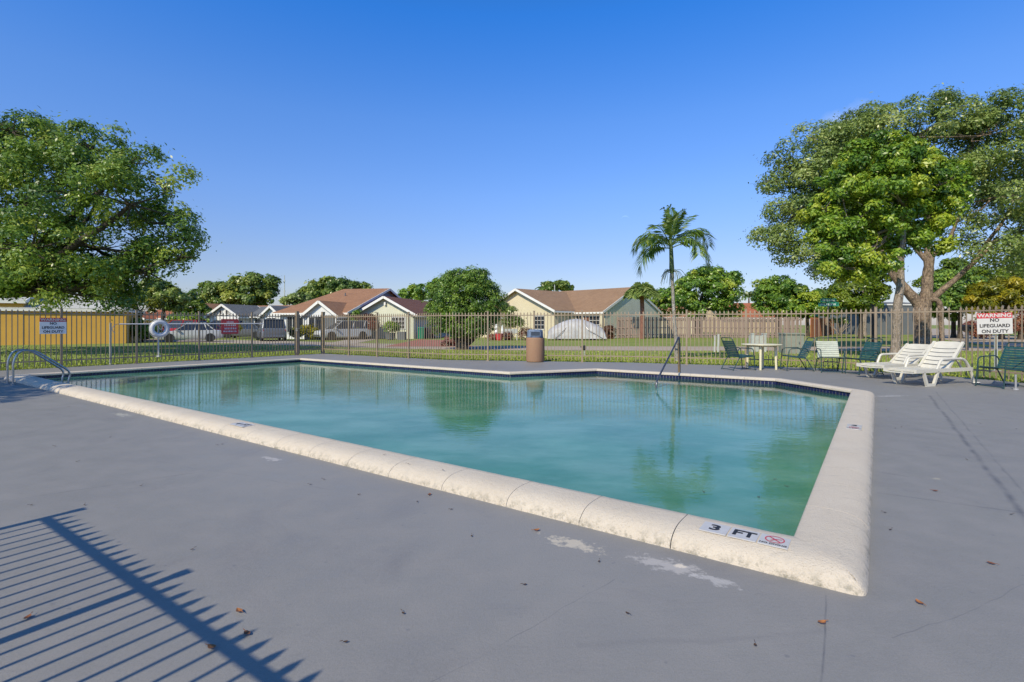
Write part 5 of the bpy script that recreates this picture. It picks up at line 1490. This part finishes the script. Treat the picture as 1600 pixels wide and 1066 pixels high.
# small things around
p = G(1184, 549); t = thing('utility_pedestal', 'pair of pale gray utility boxes seen over the cream table', 'utility box', (p.x, p.y, -.03))
mb = MB(); mb.box((0, .1, .40), (.62, .35, .78)); mb.build('cabinet', M_utility, t)
for x in (-.28, .28): mb = MB(); mb.box((x, -.05, .43), (.14, .2, .86)); mb.box((x, -.05, .88), (.17, .23, .05)); mb.build('post', M_utility, t)
p = G(1241, 552); t = thing('transformer_box', 'large gray green transformer box behind the right table chair', 'utility box', (p.x, p.y, -.03), R(-8))
mb = MB(); mb.box((0, .35, .44), (.80, .8, .88)); mb.build('cabinet', M_utilgreen, t)
mb = MB(); mb.box((0, .34, .905), (.86, .88, .06)); mb.build('lid', M_utilgreen, t)
mb = MB(); mb.box((.2, -.06, .5), (.05, .03, .1)); mb.build('handle', M_steel, t)
p = G(1118, 549); t = thing('marker_post', 'pair of short white marker posts on the verge', 'post', (p.x, p.y, -.03))
for x, s in ((-.04, .8), (.12, .86)): mb = MB(); mb.tube([(x, 0, 0), (x + .03, 0, s)], .05, 8); mb.build('pipe', M_utility, t, True)
p = G(913, 556); t = thing('hose_bib', 'small black valve on a thin pipe near the fence', 'valve', (p.x, p.y, -.03))
mb = MB(); mb.tube([(0, 0, 0), (0, 0, .30)], .02, 6); mb.build('pipe', M_utility, t)
mb = MB(); mb.lathe([(.04, .26), (.08, .30), (.08, .42), (.03, .46)], 10); mb.tube([(-.16, 0, .40), (0, 0, .38)], .035, 6); mb.build('valve', M_black, t)
p = G(1587, 609); t = thing('pipe_stub', 'short gray pipe standing up from the deck at the right edge', 'pipe', p)
mb = MB(); mb.tube([(0, 0, 0), (.01, .01, .30)], .018, 10); mb.lathe([(.05, 0), (.045, .02), (.026, .03)], 10); mb.build('pipe', simple('pvc_gray', (.30, .30, .31), .5), t, True)
mb = MB(); vs = []
for i in range(5):
    for j in range(4): vs.append((i * .04 - .08, j * .035 - .05, .012 + .018 * random.random()))
mb.add(vs, [(4 * i + j, 4 * i + j + 1, 4 * i + j + 5, 4 * i + j + 4) for i in range(4) for j in range(3)])
p = G(1527, 599.5); tag(link('paper_scrap', mb.mesh('paper_scrap', M_white), None, (p.x, p.y, 0), .6), 'crumpled white scrap by the right chair leg', 'scrap')

# street sign, lamp post, mailbox, mast
p = G(1294, 545); t = thing('street_sign', 'two green street name blades on a pole beyond the fence', 'street sign', (p.x, p.y, -.03))
mb = MB(); mb.tube([(0, 0, 0), (0, 0, 2.35)], .03, 8); mb.build('pole', M_darksteel, t)
for z, a, w in ((2.62, R(12), 1.0), (2.40, R(-38), .95)):
    mb = MB(); mb.box((0, 0, 0), (w, .012, .21)); o = mb.build('blade', M_streetgreen, t); o.location = (.02, 0, z); o.rotation_euler = (0, 0, a)
    mb = MB(); x = -w * .38
    while x < w * .36:
        ww = random.uniform(.03, .06); mb.add([(x, -.008, -.05), (x + ww, -.008, -.05), (x + ww * .8, -.008, .05), (x + .006, -.008, .045)], [(0, 1, 2, 3)]); x += ww + random.uniform(.015, .05)
    mb.build('lettering', M_ring, o)
p = G(1323, 541); t = thing('small_green_sign', 'small green sign low between fence pickets left of the slim trunk', 'sign', (p.x, p.y + 3, -.03))
mb = MB(); mb.tube([(0, 0, 0), (0, 0, 1.7)], .025, 6); mb.build('pole', M_darksteel, t)
mb = MB(); mb.box((0, -.03, 1.93), (.26, .02, .16)); mb.build('panel', M_streetgreen, t)
p = G(1364, 540); t = thing('dark_post', 'tall dark slim post beside the dark gray wall', 'post', (p.x, p.y, -.03))
mb = MB(); mb.tube([(0, 0, 0), (0, 0, 2.5)], .07, 10); mb.build('shaft', M_black, t); mb = MB(); mb.box((0, 0, 2.53), (.2, .2, .06)); mb.build('cap', M_black, t)
p = G(1511, 547); t = thing('mailbox', 'dark mailbox on a post left of the right warning sign', 'mailbox', (p.x, p.y, -.03))
mb = MB(); mb.box((0, 0, .5), (.1, .1, 1.0)); mb.build('post', M_darksteel, t)
mb = MB(); mb.prism([(-.12, -.25), (.12, -.25), (.12, .25), (-.12, .25)], 1.0, 1.2); mb.tube([(0, -.25, 1.2), (0, .25, 1.2)], .12, 14); mb.build('box', M_black, t)
p = at(1556, 507, 14.6); t = thing('sign_post', 'pale gray post under the right warning sign', 'post', (p.x, p.y, -.03))
mb = MB(); mb.box((0, 0, .5), (.06, .05, 1.0)); mb.build('shaft', M_utility, t); mb = MB(); mb.box((0, 0, .01), (.2, .2, .03)); mb.build('foot', M_utility, t)
p = at(444.5, 507, 150); t = thing('radio_mast', 'thin gray mast rising above the gray roofs', 'mast', (p.x, p.y, -.03))
mb = MB(); mb.tube([(0, 0, 0), (0, 0, 15.6)], [.22, .10], 6); mb.build('shaft', M_utility, t); mb = MB()
for z in (8, 11, 14): mb.box((0, 0, z), (.34, .3, .4))
mb.build('antenna', M_utility, t)
def bin_(label, p, m, rz=0):
    t = thing('wheelie_bin', label, 'bin', p, rz)
    mb = MB(); mb.add([(-.24, -.28, .05), (.24, -.28, .05), (.24, .25, .05), (-.24, .25, .05), (-.30, -.38, .98), (.30, -.38, .98), (.30, .36, .98), (-.30, .36, .98)], [(3, 2, 1, 0), (4, 5, 6, 7), (0, 1, 5, 4), (1, 2, 6, 5), (2, 3, 7, 6), (3, 0, 4, 7)]); mb.build('body', m, t)
    mb = MB(); mb.add([(-.33, -.42, .98), (.33, -.42, .98), (.33, .42, 1.0), (-.33, .42, 1.0), (-.30, -.38, 1.04), (.30, -.38, 1.04), (.30, .38, 1.10), (-.30, .38, 1.10)], [(3, 2, 1, 0), (4, 5, 6, 7), (0, 1, 5, 4), (1, 2, 6, 5), (2, 3, 7, 6), (3, 0, 4, 7)]); mb.build('lid', m, t)
    for x in (-.27, .27):
        mb = MB(); mb.lathe([(.02, -.03), (.12, -.03), (.12, .03), (.02, .03)], 14, (x, .30, .12), 0, Matrix.Rotation(R(90), 4, 'Y')); mb.build('wheel', M_tyre, t)
p = at(658, 507, 46.5); bin_('green wheelie bin beside the pale green house', (p.x, p.y, -.03), simple('bin_green', (.01, .20, .12), .4, .1, 5))
p = at(669, 507, 47.2); bin_('dark wheelie bin right of the green bin', (p.x, p.y, -.03), simple('bin_dark', (.03, .03, .045), .4, .1, 5))
p = at(674, 507, 48.6); bin_('dark maroon bin behind the dark wheelie bin', (p.x, p.y, -.03), simple('bin_maroon', (.06, .02, .025), .4, .1, 5))
p = at(780, 507, 42.5); t = thing('red_planter', 'red planter box with white statue near the cream wall', 'planter', (p.x, p.y, -.03))
mb = MB(); mb.lathe([(.22, 0), (.27, .1), (.32, .55), (.35, .58), (.30, .58), (.26, .5), (0, .5)], 14); mb.build('pot', M_red, t)
mb = MB(); mb.lathe([(.10, .58), (.16, .7), (.10, .9), (.15, 1.05), (.09, 1.2), (.11, 1.3), (0, 1.38)], 12, (-.25, .1, 0)); mb.lathe([(.08, .58), (.12, .8), (.05, 1.15), (0, 1.3)], 10, (.25, 0, 0)); mb.build('white_flower', M_white, t)
p = at(799, 507, 43.2); t = thing('garden_bench', 'pale garden bench below the trained vines', 'bench', (p.x, p.y, -.03))
mb = MB(); mb.box((0, 0, .42), (1.1, .4, .06)); mb.build('seat', M_utility, t); mb = MB(); mb.box((0, .2, .75), (1.1, .05, .4)); mb.build('backrest', M_utility, t)
for x in (-.45, .45): mb = MB(); mb.box((x, 0, .2), (.07, .38, .4)); mb.build('leg', M_utility, t)

# ------------------------------------------------------------------ vehicles
def car(label, loc, rz, L, W, H, paint, kind='sedan', bumper=None, group='parked vehicles'):
    """Local +x is the front."""
    c = thing('parked_' + ('car' if kind == 'sedan' else 'suv'), label, 'car' if kind == 'sedan' else 'suv', loc, rz, group)
    hl = L / 2; belt = H * (.62 if kind == 'sedan' else .58); g = .20
    if kind == 'sedan':
        st = [(-hl, .42, belt - .12, .78), (-hl + .08, .30, belt - .02, .90), (-hl + .5, g, belt + .02, .98), (-.2, g, belt + .01, 1.0), (hl * .38, g, belt - .01, 1.0), (hl * .75, g, belt - .10, .96), (hl - .12, .26, belt - .22, .88), (hl, .36, belt - .34, .74)]
        gh = [(-hl + .55, belt, .86), (-hl + 1.15, H, .68), (.15, H, .70), (hl * .45, belt - .02, .86)]
    else:
        st = [(-hl, .38, belt - .05, .86), (-hl + .08, .28, belt + .02, .95), (-hl + .5, g, belt + .03, 1.0), (0, g, belt + .02, 1.0), (hl * .42, g, belt, 1.0), (hl * .80, g, belt - .08, .96), (hl - .10, .26, belt - .16, .90), (hl, .36, belt - .36, .80)]
        gh = [(-hl + .10, belt + .02, .90), (-hl + .38, H, .76), (.35, H, .78), (hl * .52, belt - .01, .90)]
    hw = W / 2
    def loft(stations):
        vs = []
        for (x, z0, z1, k) in stations:
            w = hw * k; zm = z0 + (z1 - z0) * .55
            vs += [(x, -w * .92, z0), (x, -w, z0 + .10), (x, -w, zm), (x, -w * .95, z1 - .03), (x, -w * .85, z1), (x, w * .85, z1), (x, w * .95, z1 - .03), (x, w, zm), (x, w, z0 + .10), (x, w * .92, z0)]
        n = len(stations); m = 10
        fs = [(i * m + k, i * m + (k + 1) % m, (i + 1) * m + (k + 1) % m, (i + 1) * m + k) for i in range(n - 1) for k in range(m)]
        fs += [tuple(range(m)), tuple(reversed([(n - 1) * m + k for k in range(m)]))]
        return vs, fs
    fine = []
    for a, b in zip(st[:-1], st[1:]):
        for k in range(3): fine.append(tuple(a[i] + (b[i] - a[i]) * k / 3 for i in range(4)))
    fine.append(st[-1])
    mb = MB(); vs, fs = loft(fine); mb.add(vs, fs); me = mb.mesh('body', paint)
    bm = bmesh.new(); bm.from_mesh(me); bmesh.ops.recalc_face_normals(bm, faces=bm.faces); bm.to_mesh(me); bm.free(); me.shade_smooth()
    try: me.set_sharp_from_angle(angle=R(35))
    except Exception: pass
    link('body', me, c)
    mb = MB(); vs = []
    for (x, z, k) in gh: vs += [(x, -hw * k, z), (x, hw * k, z)]
    mb.add(vs, [(0, 1, 3, 2), (2, 3, 5, 4), (4, 5, 7, 6), (0, 2, 4, 6), (7, 5, 3, 1), (6, 7, 1, 0)]); mb.build('windows', M_glass, c)
    (x1, _, k1), (x2, _, k2) = gh[1], gh[2]
    mb = MB(); mb.box(((x1 + x2) / 2, 0, H + .012), (x2 - x1 + .16, hw * (k1 + k2) + .04, .05))
    for s in (-1, 1):
        pts = [Vector((x, s * (hw * k + .004), z)) for (x, z, k) in gh]
        for i in (0, 2): mb.bar(pts[i], pts[i + 1], .06, .06)
        m1, m2 = pts[1].lerp(pts[2], .52), pts[0].lerp(pts[3], .5); mb.bar(m1, m2, .035, .09)
        m1, m2 = pts[1].lerp(pts[2], .08), pts[0].lerp(pts[3], .20); mb.bar(m1, m2, .035, .09)
    mb.build('roof', paint, c)
    r = .33 if kind == 'sedan' else .37
    for x in (-hl + L * .20, hl - L * .20):
        for s in (-1, 1):
            M = Matrix.Rotation(R(90), 4, 'X')
            mb = MB(); mb.lathe([(r * .62, -.11), (r * .95, -.11), (r, -.07), (r, .07), (r * .95, .11), (r * .62, .11)], 22, (x, s * (hw - .09), r), 0, M); w_ = mb.build('wheel', M_tyre, c, True)
            mb = MB(); mb.lathe([(0, -.085), (r * .25, -.09), (r * .62, -.06), (r * .62, .06), (r * .25, .09), (0, .085)], 14, (x, s * (hw - .085), r), 0, M); mb.build('rim', M_steel, w_)
    for s in (-1, 1):
        mb = MB(); mb.box((-hl + .06, s * hw * .72, belt - .14), (.10, .30, .16)); mb.build('taillight', M_tail, c)
        mb = MB(); mb.box((hl - .10, s * hw * .66, belt - .36), (.14, .34, .13)); mb.build('headlight', M_trim, c)
        mb = MB(); mb.box((gh[3][0] - .15, s * (hw + .08), belt + .06), (.12, .18, .12)); mb.build('mirror', paint, c)
    mb = MB(); mb.box((-hl + .01, 0, .42), (.10, W * .8, .18)); mb.box((hl - .02, 0, .38), (.10, W * .72, .18)); mb.build('bumper', bumper or paint, c)
    return c
def paint(name, col, rough=.25, metal=0.0):
    t = NT(name); t.b.inputs['Coat Weight'].default_value = .4
    return t.set(Base_Color=col, Roughness=rough, Metallic=metal)
P_white, P_silver, P_red, P_black, P_gray, P_maroon = paint('white_car_paint', (.50, .51, .52)), paint('silver_car_paint', (.17, .19, .235), .3, .3), paint('red_car_paint', (.38, .02, .03)), paint('black_car_paint', (.015, .015, .02)), paint('gray_car_paint', (.12, .13, .15)), paint('maroon_car_paint', (.16, .02, .03))
def cp(px, Y): q = at(px, 507, Y); return (q.x, q.y, -.025)
car('white sedan parked behind the life ring', cp(297, 39), R(212), 4.3, 1.75, 1.42, P_white)
car('silver suv seen from its rear corner left of the gate', cp(423, 42.5), R(122), 4.5, 1.85, 1.72, P_silver, 'suv')
car('white suv parked in the driveway right of the gate', cp(536, 44.5), R(222), 4.6, 1.85, 1.62, P_white, 'suv', P_gray)
car('red suv parked behind the white sedan', cp(283, 48), R(178), 4.6, 1.85, 1.70, P_red, 'suv')
car('small red car left of the life ring', cp(232, 43), R(30), 4.0, 1.7, 1.40, P_red)
car('black suv half hidden by the red notice', cp(346, 55), R(170), 4.5, 1.85, 1.72, P_black, 'suv')
car('dark gray car with low bonnet left of the silver suv', cp(383, 50), R(188), 4.2, 1.75, 1.40, P_gray)
car('maroon car between the white sedan and the red notice', cp(318, 52), R(160), 4.2, 1.75, 1.40, P_maroon)
car('dark car at the far end of the ochre house', cp(200, 45), R(90), 4.2, 1.75, 1.42, P_gray)

# tarpaulin covered vehicle
def tarp():
    t = NT('silver_tarpaulin')
    o = t.obj()
    c = t.mix(t.ramp(t.noise(o, 1.5, 4), .35, .7), (.36, .36, .38), (.52, .51, .51))
    t.bump(t.noise(o, 5, 4, .6, 1.0), .5, .08)
    return t.set(Base_Color=c, Roughness=.55)
p = at(900, 507, 43.8); t = thing('covered_vehicle', 'vehicle under a silvery white tarpaulin in front of the cream house', 'covered car', (p.x, p.y, -.03), R(-3))
mb = MB(); NU, NV = 44, 20; vs = []
prof = [(-2.48, .0), (-2.44, .4), (-2.3, .78), (-1.8, 1.10), (-1.2, 1.40), (-.6, 1.60), (.0, 1.68), (.6, 1.60), (1.2, 1.40), (1.8, 1.15), (2.3, .82), (2.44, .4), (2.48, 0)]
def ph(x):
    for (a, za), (b_, zb) in zip(prof[:-1], prof[1:]):
        if a <= x <= b_: return za + (zb - za) * (x - a) / (b_ - a)
    return 0
for i in range(NU + 1):
    x = -2.48 + 4.96 * i / NU; z = ph(x)
    for j in range(NV + 1):
        a = math.pi * j / NV
        yy = -math.cos(a); hh = math.sin(a) ** .55 if 0 < j < NV else 0
        wd = .95 * (1 - .10 * hh)
        fold = .035 * math.sin(x * 7 + yy * 3 + 2 * noise.noise(Vector((x, yy, 0)))) * (1 - hh) + .05 * noise.noise(Vector((x * 2.2, yy * 2.2, 4)))
        vs.append((x + fold * .4, (wd + fold) * yy * (1 if abs(x) < 2.2 else .93), max(0, z * hh + fold * .6 * (1 if hh > .1 else 0)) + .13))
mb.add(vs, [(i * (NV + 1) + j, (i + 1) * (NV + 1) + j, (i + 1) * (NV + 1) + j + 1, i * (NV + 1) + j + 1) for i in range(NU) for j in range(NV)])
mb.build('tarpaulin', tarp(), t, True)
for x in (-1.45, 1.4):
    for y in (-.78, .78):
        mb = MB(); mb.lathe([(.18, -.10), (.30, -.10), (.32, -.06), (.32, .06), (.30, .10), (.18, .10)], 18, (x, y, .32), 0, Matrix.Rotation(R(90), 4, 'X')); mb.build('wheel', M_tyre, t, True)
mb = MB(); mb.box((0, 0, .25), (4.5, 1.5, .16)); mb.build('underbody', M_black, t)
mb = MB()
mb.tube([(.55, -.62, 1.42), (.95, -1.0, .85), (2.3, -.95, .08)], .02, 5); mb.tube([(-.5, -.6, 1.4), (-1.2, -1.0, .7), (-1.9, -1.0, .05)], .02, 5); mb.build('strap', M_darksteel, t)

# ------------------------------------------------------------------ fallen leaves on the deck
DL = [simple('dry_leaf_brown', (.20, .075, .03), .7, .3, 30), simple('dry_leaf_rust', (.30, .12, .04), .7, .3, 30), simple('dry_leaf_dark', (.07, .04, .025), .8, .3, 30)]
def leaf_mesh(mat, L=.055, W=.026, curl=.012):
    mb = MB(); vs = []
    n = 6
    for i in range(n + 1):
        t = i / n; w = W * math.sin(math.pi * (t * .96 + .02)) ** .8; y = (t - .5) * L
        z = .004 + curl * (2 * t - 1) ** 2
        vs += [(-w, y, z + w * .35), (0, y, z), (w, y, z + w * .3)]
    mb.add(vs, [(3 * i + k, 3 * i + k + 1, 3 * i + 4 + k, 3 * i + 3 + k) for i in range(n) for k in range(2)])
    mb.bar((0, -L / 2 - .014, .012), (0, -L / 2, .012), .0018, .0018)
    return mb.mesh('dry_leaf', mat)
LM = [leaf_mesh(DL[0], .040, .012, .006), leaf_mesh(DL[1], .042, .013, .009), leaf_mesh(DL[2], .020, .006, .003)]
LEAVES = [(374, 957, 1), (386, 992, 0), (331, 1014, 1), (43, 967, 0), (49, 790, 2), (132, 790, 2), (1437, 944, 1), (1284, 975, 1), (1461, 768, 0), (1549, 882, 0), (671, 774, 0), (506, 750, 2), (485, 758, 2), (560, 774, 2), (652, 785, 2), (705, 797, 2), (737, 839, 2),
          (936, 879, 2), (172, 684, 2), (86, 698, 2), (120, 722, 2), (340, 696, 2), (347, 695, 2), (108, 636, 2), (1383, 802, 2), (1391, 829, 2), (1511, 719, 2), (1399, 670, 2), (1408, 668, 2), (1532, 662, 2), (1588, 671, 2), (1385, 641, 2), (1580, 805, 2), (838, 830, 1), (630, 960, 2), (540, 1005, 2), (980, 960, 2), (300, 860, 2), (1180, 1010, 2), (820, 915, 2), (220, 760, 2)]
for (px, py, k) in LEAVES:
    p = G(px, py); lab = ['small brown dry leaf lying on the gray deck', 'curled rust brown leaf lying on the gray deck', 'tiny dark leaf speck lying on the gray deck'][k]
    o = link('dry_leaf', LM[k], None, (p.x, p.y, 0.001), random.uniform(0, 6.28))
    tag(o, lab, 'leaf', ['brown leaves on the deck', 'rust leaves on the deck', 'dark leaf specks on the deck'][k])
for (px, py) in ((692, 736), (600, 712), (638, 726)):
    p = G(px, py, .1); o = link('dry_leaf', LM[2], None, (p.x, p.y, .103), random.uniform(0, 6)); tag(o, 'tiny dark leaf lying on the cream coping', 'leaf', 'dark leaf specks on the coping')
for i, (px, py) in enumerate(((1186, 778), (1100, 770), (1210, 750), (1230, 761), (1060, 803))):
    p = G(px, py, WZ); o = link('floating_leaf', LM[2], None, (p.x, p.y, WZ + .001), random.uniform(0, 6)); tag(o, 'tiny dark leaf floating on the pool water', 'leaf', 'leaves floating on the pool')

# daytime moon: a faint crescent far away in the sky
Ym = 2500
c = at(977, 343, Ym); k = Ym / F
mb = MB(); vs = []
for i in range(17):
    a = math.pi * (.04 + .92 * i / 16)
    vs += [(6.2 * k * math.cos(a), 6.2 * k * math.sin(a)), (6.0 * k * math.cos(a), (6.2 - 2.0 * math.sin(a)) * k * math.sin(a))]
pts = []
for yy in (-3, 3): pts += [(x, yy, z) for (x, z) in vs]
m_ = len(vs)
fs = [(2 * i, 2 * i + 2, 2 * i + 3, 2 * i + 1) for i in range(16)] + [(m_ + 2 * i, m_ + 2 * i + 1, m_ + 2 * i + 3, m_ + 2 * i + 2) for i in range(16)]
mb.add(pts, fs)
tm = NT('moonlight'); em = tm.node('ShaderNodeEmission'); em.inputs[0].default_value = (.6, .75, 1, 1); em.inputs[1].default_value = .05
tr = tm.node('ShaderNodeBsdfTransparent'); ad = tm.node('ShaderNodeAddShader'); tm.l.new(em.outputs[0], ad.inputs[0]); tm.l.new(tr.outputs[0], ad.inputs[1]); tm.l.new(ad.outputs[0], tm.out.inputs['Surface'])
tag(link('moon', mb.mesh('moon', tm.m), None, c), 'faint pale crescent moon left of the palm', 'moon')
